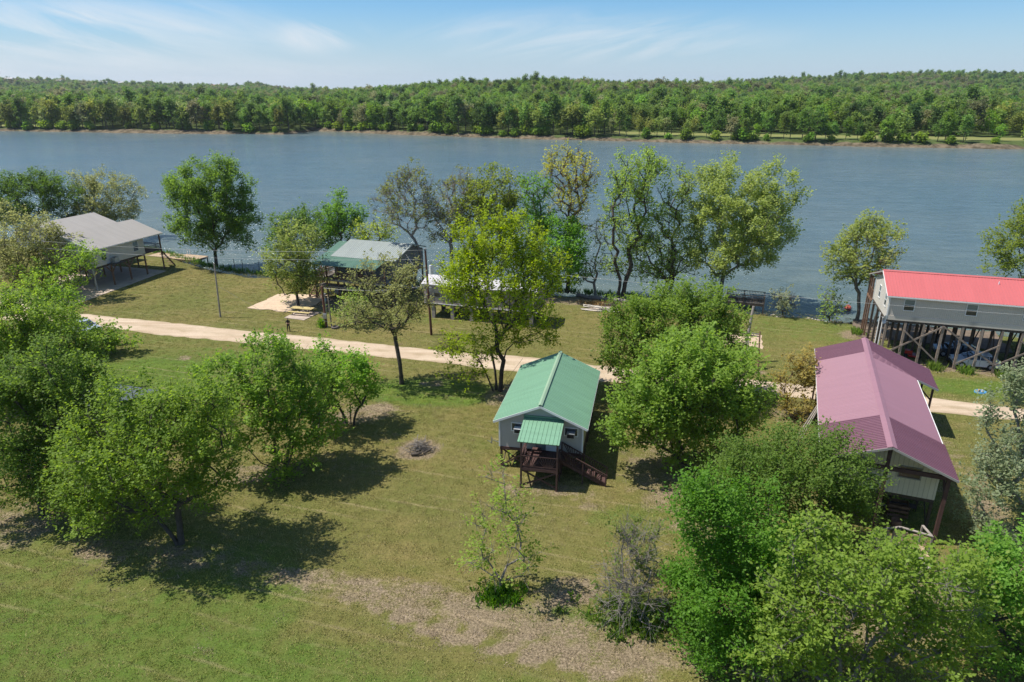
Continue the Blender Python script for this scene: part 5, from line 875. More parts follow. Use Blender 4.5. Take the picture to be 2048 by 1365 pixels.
ring = [(.1 + .5 * math.cos(a), -.18, 4.6 + .62 * math.sin(a)) for a in np.linspace(0, 2 * math.pi, 21)]; path_tube(p2, 'cable_coil', 'rubber', ring, .03); box(p2, 'meter_box', 'metal_grey', (.12, -.2, 5.9), (.3, .2, .5))
p1 = pole('utility_pole', 'thin grey leaning pole on the lawn below the lone shore tree', (-38.73, 86.14), (-38.45, 86.14, 7.35), .115, 'wood_grey')
p3_ = thing('meter_pole', 'short thick red brown pole with a meter box near the picnic table', 'utility pole', (-23.61, 82.09, 0), 0); rod(p3_, 'pole_shaft', 'creosote', (0, 0, -.3), (-.1, 0, 5.4), .17, .13); rod(p3_, 'post', 'wood_grey', (.62, .2, -.2), (.5, .2, 3.9), .09, .07); box(p3_, 'meter_box', 'metal_grey', (-.02, -.22, 1.55), (.4, .2, .6)); rod(p3_, 'conduit', 'metal_grey', (.2, -.1, 0), (.15, -.1, 4.6), .04)
for z in (1.0, 1.5, 2.0): beam(p3_, 'bracket', 'metal_grey', (-.5, -.2, z), (.2, -.2, z - .15), .05)
def wire(label, a, b, sag, r=.011, mat='wire_grey'):
    a, b = Vector(a), Vector(b); n = 28; pts = [a.lerp(b, i / n) - Vector((0, 0, 4 * sag * (i / n) * (1 - i / n))) for i in range(n + 1)]
    return path_tube(None, 'power_line', mat, pts, r, 4, label=label, cat='power line')
pm('wire_grey', (.50, .50, .48), .5, .05, 1)
wire('upper power line from the transformer pole across the picnic table tree', (-10.25, 79.35, 10.6), (-95, 103, 9.4), 1.6); wire('lower power line from the transformer pole towards the tan house wall', (-10.2, 79.33, 9.5), (-95, 103, 8.3), 1.5)
wire('lowest service line from the transformer pole to the meter pole', (-10.1, 79.3, 6.3), (-23.7, 82.1, 5.2), .5, .02); wire('long power line crossing in front of the taupe wall of the red roofed house', (-10.2, 79.33, 9.5), (86, 53, 8.6), 1.1)
wire('short service line from the transformer pole to the grey house gable', (-10.2, 79.33, 7.0), (-16.5, 100.2, 6.4), .4, .012); wire('pale guy wire slanting from the thin grey pole to the lawn', (-38.45, 86.14, 4.3), (-34.0, 88.5, .1), 0., .014)

# ladder like stand of a pole, a post and cross boards
t = thing('pole_stand', 'weathered grey pole and post joined by cross boards beside the sand patch', 'pole stand', (25.4, 68.6, 0), 0)
rod(t, 'pole_shaft', 'wood_grey', (0, 1.2, -.2), (.75, 2.0, 6.4), .17, .14); rod(t, 'post', 'wood_brown', (1.05, -.9, -.2), (1.15, .3, 4.1), .10, .08); rod(t, 'post', 'wood_grey', (-.25, -.7, -.2), (.05, .3, 3.2), .09, .07)
for z in (2.35, 2.1): beam(t, 'cross_board', 'wood_grey', (-.05, .0 + z * .1, z), (1.15, -.3 + z * .1, z - .05), .05, .16)
for z in (3.85, 3.6): beam(t, 'cross_board', 'wood_grey', (.05, .5, z), (1.15, .25, z - .05), .05, .14)
box(t, 'shelf', 'wood_dark', (.5, -.3, 2.45), (.9, .5, .05)); rod(t, 'bracket', 'rubber', (.55, -.3, 2.45), (.6, -.3, 3.1), .07, .03)

# ------------------------------------------------------------------ shore structures
t = thing('river_dock', 'flat tan plank dock on thin posts at the river edge behind the tan house', 'dock', (-58.6, 120.6, 0), -19)
for i in range(26): box(t, 'deck_board', 'wood_tan', (-7.3 + i * .41, 0, .02), (.38, 3.6 - (i < 14) * .6, .06))
for y in (-1.75, 1.7): beam(t, 'rim_beam', 'wood_dark', (-7.5, y, -.15), (3.2, y, -.15), .08, .26)
beam(t, 'rim_beam', 'wood_dark', (3.2, -1.8, -.15), (3.2, 1.75, -.15), .08, .26)
for x in (-7, -3.5, 0, 1.6, 3.1):
    for y in (-1.6, 1.6): box(t, 'post', 'wood_dark', (x, y, -1.3), (.14, .14, 2.4))
for x, y in ((-1.2, 1.5), (-.7, 1.65)): rod(t, 'mooring_post', 'plastic_white', (x, y, 0), (x, y, 1.1), .05)
t = thing('shore_deck', 'dark railed wooden deck at the river edge under the great pale tree', 'deck', (31.6, 90.2, 0), -20)
for i in range(20): box(t, 'deck_board', 'wood_dark', (-1.9 + i * .25, 0, 1.15), (.22, 2.6, .05))
for x in (-1.95, .3, 2.95):
    for y in (-1.25, 1.25): box(t, 'post', 'wood_dark', (x, y, .65), (.16, .16, 3.2))
for a, b in (((-1.95, -1.25), (2.95, -1.25)), ((2.95, -1.25), (2.95, 1.25)), ((-1.95, 1.25), (2.95, 1.25))):
    beam(t, 'handrail', 'wood_dark', (*a, 2.22), (*b, 2.22), .12, .06); beam(t, 'bottom_rail', 'wood_grey', (*a, 1.28), (*b, 1.28), .05, .1); beam(t, 'rim_beam', 'wood_dark', (*a, 1.0), (*b, 1.0), .08, .26)
    n = int(math.dist(a, b) / .2)
    for i in range(1, n): q = i / n; box(t, 'baluster', 'wood_dark', (a[0] + (b[0] - a[0]) * q, a[1] + (b[1] - a[1]) * q, 1.72), (.05, .05, .95))
for i, (x, y) in enumerate(((-47.9, 115.2), (-46.3, 114.5), (-43.2, 113.6))):
    p = thing('shore_stake', ['thin dark stake at the waterline right of the lone shore tree, first of three', 'thin dark stake at the waterline, middle one right of the lone shore tree', 'thin dark stake at the waterline nearest the picnic table tree'][i], 'stake', (x, y, -1.2), 0); rod(p, 'stake_shaft', 'wood_dark', (0, 0, -.4), (-.12 + .1 * i, 0, 2.2), .05, .04)
bu = thing('buoy', 'big round orange red buoy floating by the river bank', 'buoy', (48.27, 93.65, -1.5), 0)
V = []; n = 18
for j in range(1, 10): a = math.pi * j / 10; V += [(.48 * math.sin(a) * math.cos(2 * math.pi * i / n), .48 * math.sin(a) * math.sin(2 * math.pi * i / n), .42 - .46 * math.cos(a)) for i in range(n)]
V += [(0, 0, -.04), (0, 0, .88)]; pm('buoy_orange', (.62, .14, .085), .45, .08, 2)
mesh('float', V, [(j * n + i, j * n + (i + 1) % n, (j + 1) * n + (i + 1) % n, (j + 1) * n + i) for j in range(8) for i in range(n)] + [(len(V) - 2, (i + 1) % n, i) for i in range(n)] + [(len(V) - 1, 8 * n + i, 8 * n + (i + 1) % n) for i in range(n)], 'buoy_orange', bu, True)
V = [(.50 * math.cos(a), .50 * math.sin(a), .42 + z) for z in (-.035, .035) for a in np.arange(n) * 2 * math.pi / n] + [(.44 * math.cos(a), .44 * math.sin(a), .42 + z) for z in (-.035, .035) for a in np.arange(n) * 2 * math.pi / n]
mesh('seam_band', V, [(i, (i + 1) % n, n + (i + 1) % n, n + i) for i in range(n)] + [(n + i, n + (i + 1) % n, 3 * n + (i + 1) % n, 3 * n + i) for i in range(n)] + [(i, 2 * n + i, 2 * n + (i + 1) % n, (i + 1) % n) for i in range(n)], 'roof_pink', bu)

# rocks along the bank: one mass
rg = np.random.default_rng(21); ico = [(0, 0, 1), (.89, 0, .45), (.28, .85, .45), (-.72, .53, .45), (-.72, -.53, .45), (.28, -.85, .45), (.72, .53, -.45), (-.28, .85, -.45), (-.89, 0, -.45), (-.28, -.85, -.45), (.72, -.53, -.45), (0, 0, -1)]
icf = [(0, 1, 2), (0, 2, 3), (0, 3, 4), (0, 4, 5), (0, 5, 1), (1, 6, 2), (2, 7, 3), (3, 8, 4), (4, 9, 5), (5, 10, 1), (6, 7, 2), (7, 8, 3), (8, 9, 4), (9, 10, 5), (10, 6, 1), (11, 7, 6), (11, 8, 7), (11, 9, 8), (11, 10, 9), (11, 6, 10)]
def rocks(name, label, pts, smin, smax, mat):
    n = len(pts); s = rg.uniform(smin, smax, (n, 1, 1)) ** 1.0 * rg.uniform(.6, 1.3, (n, 1, 3)); V = np.array(ico)[None] * s * rg.uniform(.75, 1.2, (n, 12, 1)); V[:, :, 2] *= .65; V += np.array(pts)[:, None]
    Q = (np.array(icf)[None] + (np.arange(n) * 12)[:, None, None]).reshape(-1, 3); return npmesh(name, V.reshape(-1, 3), Q, mat, label=label, cat='rocks', kind='stuff')
pm('rock', (.42, .37, .33), .9, .35, 1.3, .02, world=True)
pp = []
for i in range(2300):
    x = rg.uniform(34, 75) if i < 1500 else rg.uniform(-75, 34); d = rg.normal(-.3, .75) if i < 1500 else rg.normal(-.1, .5); y = float(shore_y(x)) + d; pp.append((x, y, -2.6 / (1 + math.exp(-(d + .5) * 1.3)) + .06))
rocks('riprap', 'grey and tan broken rock laid along the river edge', pp, .10, .34, 'rock')
# ragged weeds along the waterline and at tree feet
def weeds(name, label, pts, h0, h1, pal, cat='weeds', kind='stuff', parent=None, blades=14, spread=.22):
    pts = np.array(pts, float); n = len(pts); r = rg; C = np.repeat(pts, blades, 0) + r.normal(0, spread, (n * blades, 3)) * [1, 1, 0]; H = r.uniform(h0, h1, (len(C), 1)); D = r.normal(0, .3, C.shape) * [1, 1, 0] + [0, 0, 1]
    s = r.normal(0, 1, C.shape) * [1, 1, 0]; s /= np.linalg.norm(s, axis=1, keepdims=True); w = .035
    V = np.stack([C - s * w, C + s * w, C + D * H * .6 + s * w * .8, C + D * H + r.normal(0, .1, C.shape)], 1).reshape(-1, 3); Q = np.arange(len(C) * 4).reshape(-1, 4)
    return npmesh(name, V, Q, 'leaf_' + pal, parent, attr={'v': ('FACE', r.uniform(0, 1, len(C)))}, **(dict(label=label, cat=cat, kind=kind) if parent is None else {}))
wp = [(x, float(shore_y(x)) + rg.uniform(-1.4, .1), -.35) for x in rg.uniform(-75, 34, 520)]
weeds('waterline_weeds', 'ragged green weeds and brush along the river edge', wp, .3, 1.0, 'dark')
for i, (x, y) in enumerate(((45.65, 68.1), (48.5, 67.1), (51.6, 65.8), (42.7, 79.6))):
    c = thing('iris_clump', ['clump of upright green blades at the stilts nearest the magenta carport roof', 'clump of upright green blades in front of the white car wheel', 'clump of upright green blades at the stilts nearest the poplar', 'clump of upright green blades at the river end stilts of the red roofed house'][i], 'plant', (x, y, 0), 0)
    weeds('leaves', '', [(0, 0, 0)] * 9, .5, .95, 'mid2', parent=c, blades=16, spread=.36)
c = thing('shrub', 'small bright shrub at the foot of the meter pole', 'shrub', (-24.2, 82.0, 0), 0); weeds('leaves', '', [(0, 0, 0), (0, 0, .35), (0, 0, .7)] * 3, .3, .6, 'bright', parent=c, blades=26, spread=.22)
c = thing('undergrowth_patch', 'dark leafy ground plants round the foot of the sparse lime sapling', 'plants', (-.7, 33.0, 0), 0); weeds('leaves', '', [(rg.normal(0, .7), rg.normal(0, .5), 0) for _ in range(60)], .15, .5, 'deep', parent=c, blades=16, spread=.2)
weeds('sapling_weeds', 'low weeds and sprouts under the bare bush', [(7 + rg.normal(0, 1.3), 31.2 + rg.normal(0, .9), 0) for _ in range(160)], .15, .55, 'deep2')

# ------------------------------------------------------------------ piles, logs, table, tire, toys
t = thing('brush_pile', 'round pile of grey cut branches on a ring of bare soil in the lawn', 'brush pile', (-7.85, 50.7, 0), 0)
for i in range(90):
    a = rg.uniform(0, 2 * math.pi); r = abs(rg.normal(0, .65)); h = max(.05, .72 - r * .45) * rg.uniform(.3, 1.1); d = rg.normal(0, 1, 3); d[2] *= .28; d /= np.linalg.norm(d); L_ = rg.uniform(.35, .95); c = np.array([r * math.cos(a), r * .8 * math.sin(a), h])
    path_tube(t, 'branch', 'bark_grey', [c - d * L_, c + rg.normal(0, .06, 3), c + d * L_], [.035 if i < 12 else .02, .03 if i < 12 else .016, .010], 4)
t.rotation_euler = (0, 0, 0)
path_tube(t, 'log', 'bark', [(-.5, -1.0, .16), (.0, -1.05, .18), (.35, -.85, .2)], .13, 8); path_tube(t, 'log', 'bark', [(.5, -.85, .12), (1.15, -.35, .3)], .07, 7)
for i, (x, y, a) in enumerate(((-16.6, 55.2, 20), (-25.0, 44.0, -10))):
    t = thing('brush_pile', ['few fallen twigs on the litter patch under the clump tree', 'pale dead branch heap showing between the two largest lawn maples'][i], 'brush pile', (x, y, 0), a)
    for j in range(16 if i == 0 else 46):
        d = rg.normal(0, 1, 3); d[2] *= .2; d /= np.linalg.norm(d); c = np.array([rg.normal(0, .6), rg.normal(0, .4), rg.uniform(.05, .3 + .25 * i)]); L_ = rg.uniform(.3, .9); path_tube(t, 'branch', 'bark_grey', [c - d * L_, c + d * L_], [.022, .010], 4)
t = thing('lumber_pile', 'loose pile of pale planks beside a dark brush heap near the river', 'lumber pile', (12.2, 89.6, 0), -14)
for i in range(42):
    L_ = rg.uniform(1.6, 3.6); x = rg.uniform(-1.3, 1.5); y = rg.uniform(-1.2, 1.15); z = .06 + .32 * max(0, 1 - abs(y) / 1.3) * rg.uniform(.2, 1); box(t, 'plank', ['wood_white', 'wood_white', 'wood_tan', 'board_grey_a', 'wood_grey'][i % 5], (x, y, z), (L_, .14, .045), rg.normal(0, 9), rg.normal(0, 6), rg.normal(0, 3))
t = thing('brush_pile', 'dark charred brush heap touching the loose pale planks', 'brush pile', (14.4, 91.0, 0), 0)
for j in range(80): d = rg.normal(0, 1, 3); d[2] *= .25; d /= np.linalg.norm(d); c = np.array([rg.normal(0, 1.0), rg.normal(0, .55), rg.uniform(.05, .45)]); L_ = rg.uniform(.3, .8); path_tube(t, 'branch', 'bark' if j % 3 else 'bark_grey', [c - d * L_, c + d * L_], [.028, .012], 4)
t = thing('straw_heap', 'low golden straw heap behind the loose pale planks', 'straw', (12.6, 91.9, 0), -10); leafmat('leaf_straw', (.30, .20, .08), (.48, .34, .15), .1)
weeds('straw', '', [(rg.normal(0, 1.1), rg.normal(0, .35), 0) for _ in range(150)], .12, .45, 'straw', parent=t, blades=12, spread=.2)
for i, (x, y, a, L_, r_) in enumerate(((10.6, 95.0, -38, 2.8, .30), (12.7, 93.9, -22, 3.4, .36), (15.6, 92.9, -18, 2.6, .30))):
    lg = thing('driftwood_log', ['upper weathered grey log by the leaning snag', 'middle thick weathered log on the river bank', 'lower grey log beside the double trunk tree'][i], 'log', (x, y, .2), a)
    path_tube(lg, 'log_trunk', 'bark_grey', [(-L_ / 2, 0, 0), (-L_ / 5, .08, .05), (L_ / 5, -.05, .02), (L_ / 2, .05, -.02)], [r_, r_ * .95, r_ * .85, r_ * .7], 10)
for i, (x, y) in enumerate(((46.6, 84.3), (48.1, 83.6), (49.4, 83.4))):
    lg = thing('driftwood_log', ['bleached log on the bank nearest the orange buoy', 'twisted bleached root on the bank behind the red roofed house', 'short bleached stump beside the pale shore tree'][i], 'log', (x, y, .15), -15 + 20 * i); path_tube(lg, 'log_trunk', 'wood_white', [(-.9, 0, 0), (-.2, .15, .15), (.4, -.1, .05), (.9, .2, .2)], [.16, .18, .14, .07], 8)
t = thing('picnic_table', 'worn yellowish wooden picnic table on a concrete slab', 'picnic table', (-28.15, 87.5, .10), -14)
for i in range(5): box(t, 'tabletop_plank', 'wood_picnic', (0, -.4 + i * .2, .76), (3.1, .18, .05))
for y in (-.95, .95):
    for k_ in range(2): box(t, 'seat_plank', 'wood_picnic', (0, y + (k_ - .5) * .19, .46), (3.1, .17, .05))
for x in (-1.1, 1.1):
    beam(t, 'leg', 'wood_dark', (x, -.3, .74), (x, -.85, 0), .09, .05); beam(t, 'leg', 'wood_dark', (x, .3, .74), (x, .85, 0), .09, .05); beam(t, 'crosspiece', 'wood_dark', (x, -1.0, .42), (x, 1.0, .42), .05, .09)
t = thing('tire_planter', 'old tire planter lying on the lawn beside the meter pole', 'tire', (-22.4, 81.7, 0), 0)
V = []; nn = 20; mm = 8
for i in range(nn):
    a = 2 * math.pi * i / nn
    for j in range(mm): b = 2 * math.pi * j / mm; r = .36 + .15 * math.cos(b); V.append((r * math.cos(a), r * math.sin(a), .16 + .14 * math.sin(b)))
mesh('tyre', V, [(i * mm + j, ((i + 1) % nn) * mm + j, ((i + 1) % nn) * mm + (j + 1) % mm, i * mm + (j + 1) % mm) for i in range(nn) for j in range(mm)], 'rubber_worn', t, True)
V = [(0, 0, .14)] + [(.25 * math.cos(a), .25 * math.sin(a), .12) for a in np.arange(10) * math.pi / 5]; mesh('soil', V, [(0, 1 + i, 1 + (i + 1) % 10) for i in range(10)], 'bark', t); rod(t, 'stake', 'metal_grey', (.05, 0, .1), (.07, 0, .95), .02)
t = thing('garden_post', 'thin dark metal post standing in the lawn under the lawn maples', 'post', (-18.44, 57.24, 0), 0); rod(t, 'post_shaft', 'wood_dark', (0, 0, -.2), (-.03, 0, 1.75), .04, .035, 6); box(t, 'post_cap', 'metal_grey', (-.03, 0, 1.75), (.1, .1, .06))
t = thing('paddling_pool', 'small round blue paddling pool on the grass beside the gravel road', 'paddling pool', (46.8, 62.2, 0), 0)
V = []; prof = [(0, .03), (.42, .03), (.48, .16), (.56, .18), (.58, .05), (.58, .0)]; pm('plastic_blue', (.08, .27, .48), .4, .05, 2)
for r, z in prof: V += [(r * math.cos(a), r * .8 * math.sin(a), z) for a in np.arange(20) * math.pi / 10]
mesh('basin', V, [(j * 20 + i, j * 20 + (i + 1) % 20, (j + 1) * 20 + (i + 1) % 20, (j + 1) * 20 + i) for j in range(5) for i in range(20)], 'plastic_blue', t, True)
for i, (x, y, s_) in enumerate(((-.1, .1, .17), (.14, -.02, .13))): box(t, 'toy_block', 'wood_tan' if i == 0 else 'wood_white', (x, y, .2), (s_, s_, .22), 20 * i)
# things under the deck house
def bucket(label, x, y, mat, r=.22, h=.4):
    b = thing('bucket', label, 'bucket', (x, y, 0), 0); V = []
    for r_, z in ((r * .8, 0), (r, h), (r * .9, h), (r * .72, .04)): V += [(r_ * math.cos(a), r_ * math.sin(a), z) for a in np.arange(14) * math.pi / 7]
    mesh('pail', V, [(j * 14 + i, j * 14 + (i + 1) % 14, (j + 1) * 14 + (i + 1) % 14, (j + 1) * 14 + i) for j in range(3) for i in range(14)] + [tuple(range(42, 56))], mat, b, True)
    path_tube(b, 'handle', 'metal_grey', [(r * math.cos(a), 0, h + r * .9 * math.sin(a)) for a in np.linspace(0, math.pi, 9)], .012, 4); return b
bucket('white bucket on the ground before the deck house posts', -26.7, 93.4, 'plastic_white'); bucket('grey bucket under the deck house beside the stairs', -27.4, 95.6, 'metal_grey', .25, .45)
mt = thing('garden_tiller', 'red engine tiller parked under the deck house', 'tiller', (-23.2, 95.2, 0), -20); pm('paint_red', (.38, .03, .02), .4, .1, 2)
eb = box(mt, 'engine', 'paint_red', (0, 0, .55), (.7, .45, .4)); box(eb, 'air_filter', 'black', (.2, 0, .6), (.35, .5, .3)); rod(mt, 'wheel', 'rubber', (-.1, -.32, .25), (-.1, -.22, .25), .25, .25, 14); rod(mt, 'wheel', 'rubber', (-.1, .22, .25), (-.1, .32, .25), .25, .25, 14)
for y in (-.2, .2): beam(mt, 'handlebar', 'black', (-.3, y, .6), (-1.25, y, 1.05), .04)
box(mt, 'tine_hood', 'paint_red', (.5, 0, .3), (.5, .6, .12)); rod(mt, 'tine', 'metal_grey', (.5, -.25, .2), (.5, .25, .2), .16, .16, 8)
for i, (x, y, m_) in enumerate(((-25.2, 95.6, 'metal_grey'), (-21.4, 94.4, 'wood_dark'))):
    gb = thing('covered_grill', ['grey covered grill under the deck house', 'dark covered grill under the far end of the deck house'][i], 'grill', (x, y, 0), -20); box(gb, 'body', m_, (0, 0, .75), (1.1, .5, .35)); rod(gb, 'lid', m_, (-.5, 0, .95), (.5, 0, .95), .25, .25, 12)
    for a in (-.45, .45):
        for b in (-.2, .2): box(gb, 'leg', 'black', (a, b, .3), (.05, .05, .6))
    box(gb, 'side_shelf', 'wood_grey', (.75, 0, .88), (.4, .45, .04)); box(gb, 'handle', 'metal_grey', (0, -.27, 1.05), (.5, .04, .04))

# ------------------------------------------------------------------ cars
def car(label, loc, rz, paint, sc=1.0):
    t = thing('parked_car', label, 'car', loc, rz); t.scale = (sc, sc, sc); hw = .91
    # side outline from the tail to the nose, wheel arches cut out of the sill
    def arch(cx, s): return [(cx + .37 * math.cos(a), .34 + .37 * math.sin(a)) for a in np.linspace(math.pi if s > 0 else 0, 0 if s > 0 else math.pi, 9)]
    low = [(-2.25, .34)] + arch(-1.38, 1) + arch(1.36, 1) + [(2.2, .3)]
    up = [(2.28, .62), (2.18, .84), (1.15, 1.02), (.9, 1.04), (-1.95, 1.12), (-2.27, 1.0), (-2.3, .6)]
    P = low + up; V = []; n = len(P)
    for w, ins in ((-hw, 1.), (-hw + .06, 1.0), (hw - .06, 1.0), (hw, 1.)):
        for k_, (x, z) in enumerate(P): q = abs(w) == hw; V.append((x * (.985 if q else 1), w * (1 if z < .95 else .96), z - (.03 if q and z > .8 else 0)))
    F = [(j * n + i, j * n + (i + 1) % n, (j + 1) * n + (i + 1) % n, (j + 1) * n + i) for j in range(3) for i in range(n)]
    # side skins as quads between the outline and the belt line
    top = [(x, float(np.interp(x, [p[0] for p in up[::-1]][0:1] + [-2.27, -1.95, .9, 1.15, 2.18, 2.28], [.6, 1.0, 1.12, 1.04, 1.02, .84, .62]))) for x, z in low]
    for w in (-hw, hw):
        b = len(V); m_ = len(low)
        for (x, z), (tx, tz) in zip(low, top): V += [(x * .985, w, z), (tx * .985, w * .97, tz - .03)]
        F += [(b + 2 * i, b + 2 * i + 2, b + 2 * i + 3, b + 2 * i + 1) for i in range(m_ - 1)]
    body = mesh('body', V, F, paint, t)
    cab = [(1.12, 1.02), (.28, 1.50), (-.2, 1.56), (-1.35, 1.50), (-2.02, 1.10)]; V = []
    for w0 in (-1, 1):
        for x, z in cab: V.append((x, w0 * (hw * .93 if z < 1.2 else hw * .76), z))
    mesh('greenhouse', V, [(0, 1, 2, 3, 4), (5, 9, 8, 7, 6), (0, 5, 6, 1), (3, 8, 9, 4), (1, 6, 7, 2), (2, 7, 8, 3)], 'glass', t)
    V = []
    for w0 in (-1, 1):
        for x, z in ((.32, 1.505), (-.2, 1.575), (-1.4, 1.515)): V.append((x, w0 * hw * .765, z))
    mesh('roof', V + [(x, y, z - .035) for x, y, z in V], [(0, 1, 4, 3), (1, 2, 5, 4), (0, 6, 7, 1), (1, 7, 8, 2), (3, 4, 10, 9), (4, 5, 11, 10), (0, 3, 9, 6), (2, 8, 11, 5)], paint, t)
    for s_ in (-1, 1):
        y0, y1 = s_ * hw * .935, s_ * hw * .77
        for (xa_, za), (xb_, zb) in (((1.14, 1.02), (.3, 1.51)), ((-.25, 1.06), (-.28, 1.54)), ((-1.15, 1.1), (-1.05, 1.53)), ((-2.04, 1.1), (-1.38, 1.51))): beam(t, 'window_pillar', paint, (xa_, y0, za), (xb_, y1, zb), .07, .03)
        for cx in (-1.38, 1.36):
            wh = rod(t, 'wheel', 'rubber', (cx, s_ * (hw - .24), .34), (cx, s_ * (hw - .02), .34), .34, .34, 22)
            rod(wh, 'rim', 'metal_grey', (cx, s_ * (hw - .03), .34), (cx, s_ * (hw + .0), .34), .21, .17, 14)
            for a in range(5): a_ = a * 2 * math.pi / 5; beam(wh, 'spoke', 'plastic_white', (cx, s_ * hw, .34), (cx + .2 * math.cos(a_), s_ * hw, .34 + .2 * math.sin(a_)), .05, .03)
        box(t, 'headlight', 'glass_light', (2.12, s_ * .68, .78), (.25, .36, .13)); box(t, 'tail_light', 'light_red', (-2.2, s_ * .74, .92), (.2, .28, .16)); box(t, 'door_mirror', paint, (.85, s_ * 1.0, 1.08), (.14, .16, .12))
        for x in (-.95, .15): box(t, 'door_handle', 'black', (x, s_ * (hw - .005), .92), (.18, .03, .035)); 
        for x in (-1.15, -.25, .85): box(t, 'door_seam', 'black', (x, s_ * (hw - .012), .68), (.018, .03, .55))
    box(t, 'grille', 'black', (2.26, 0, .52), (.06, 1.1, .2)); box(t, 'bumper', 'black', (-2.28, 0, .42), (.06, 1.5, .2)); return t
for nm, c_ in (('paint_white', (.66, .68, .70)), ('paint_silver', (.48, .55, .64)), ('paint_dark', (.025, .035, .05))):
    m_, nt = newmat(nm); bs = N(nt, 'ShaderNodeBsdfPrincipled', ins={'Base Color': (*c_, 1), 'Roughness': .28, 'Coat Weight': .7, 'Coat Roughness': .06, 'Metallic': .25 if nm == 'paint_silver' else 0.}); N(nt, 'ShaderNodeOutputMaterial', ins={0: bs.outputs[0]})
car('white hatchback parked between the stilts of the red roofed house', (50.35, 69.0, .03), 163, 'paint_white', 1.0); car('dark car parked behind the white hatchback under the red roofed house', (50.3, 72.2, .03), 160, 'paint_dark', 1.0)
car('silver blue car parked beside the road under the left trees', (-53.2, 80.2, .0), -28, 'paint_silver')
tm = thing('riding_mower', 'red riding mower in the shade under the red roofed house', 'mower', (45.2, 71.6, .05), 150)
hb = box(tm, 'hood', 'paint_red', (.5, 0, .62), (.75, .6, .35)); box(hb, 'grille', 'black', (.51, 0, 0), (.03, .8, .7)); box(tm, 'seat', 'black', (-.45, 0, .75), (.45, .45, .12)); box(tm, 'backrest', 'black', (-.68, 0, .98), (.1, .45, .4)); box(tm, 'mower_deck', 'paint_red', (0, 0, .3), (1.0, 1.15, .16))
rod(tm, 'steering_column', 'black', (.1, 0, .7), (-.1, 0, 1.0), .03)
for x, r_ in ((.75, .2), (-.5, .28)):
    for y in (-.45, .45): rod(tm, 'wheel', 'rubber', (x, y - .09, r_), (x, y + .09, r_), r_, r_, 14)

# ------------------------------------------------------------------ the person on the lawn edge
pm('skin', (.42, .24, .17), .6, .05, 3); pm('cloth_black', (.016, .017, .022), .9, .1, 3); pm('cloth_navy', (.022, .024, .032), .9, .1, 3); pm('hair_dark', (.03, .02, .016), .8, .1, 3)
ps = thing('person', 'person in dark shirt and trousers standing with forearms crossed in front by the road', 'person', (-27.86, 80.38, 0), 8)
def skinmesh(name, verts, edges, mat, parent, root=0, lev=2):
    me = bpy.data.meshes.new(name); me.from_pydata([v[:3] for v in verts], edges, []); me.materials.append(MAT[mat]); o = link(bpy.data.objects.new(name, me), parent)
    sk = o.modifiers.new('skin', 'SKIN'); sd_ = me.skin_vertices[0].data
    for i, v in enumerate(verts): sd_[i].radius = (v[3], v[4] if len(v) > 4 else v[3])
    sd_[root].use_root = True; o.modifiers.new('sub', 'SUBSURF').levels = lev; o.modifiers['sub'].render_levels = lev
    o.modifiers['skin'].use_smooth_shade = True; return o
BV = [(0, 0, .98, .16, .115), (0, .01, 1.16, .145, .10), (0, .01, 1.36, .18, .115), (0, .0, 1.5, .075), (0, -.01, 1.58, .058), (0, -.02, 1.68, .088, .10), (0, -.02, 1.78, .075, .09),
      (.10, 0, .90, .10), (.12, -.01, .50, .068), (.13, .02, .10, .048), (.14, -.12, .05, .045), (-.10, 0, .90, .10), (-.12, .0, .50, .068), (-.14, .03, .10, .048), (-.15, -.11, .05, .045),
      (.20, .0, 1.44, .062), (.26, -.03, 1.17, .046), (.06, -.24, 1.14, .034), (-.20, 0, 1.44, .062), (-.26, -.03, 1.17, .046), (-.04, -.27, 1.20, .034)]
BE = [(0, 1), (1, 2), (2, 3), (3, 4), (4, 5), (5, 6), (0, 7), (7, 8), (8, 9), (9, 10), (0, 11), (11, 12), (12, 13), (13, 14), (2, 15), (15, 16), (16, 17), (2, 18), (18, 19), (19, 20)]
body = skinmesh('body', BV, BE, 'cloth_black', ps)
skinmesh('head', [(0, -.02, 1.60, .060), (0, -.025, 1.68, .088, .105), (0, -.03, 1.75, .083, .10)], [(0, 1), (1, 2)], 'skin', ps)
skinmesh('hair', [(0, .01, 1.72, .092, .10), (0, .0, 1.79, .086, .098)], [(0, 1)], 'hair_dark', ps); box(ps, 'nose', 'skin', (0, -.135, 1.67), (.025, .03, .04)); box(ps, 'mouth', 'bark_brown', (0, -.127, 1.625), (.05, .012, .01))
for s_ in (-1, 1): box(ps, 'eye', 'black', (s_ * .033, -.128, 1.70), (.02, .012, .012)); box(ps, 'ear', 'skin', (s_ * .093, -.01, 1.68), (.02, .04, .06))
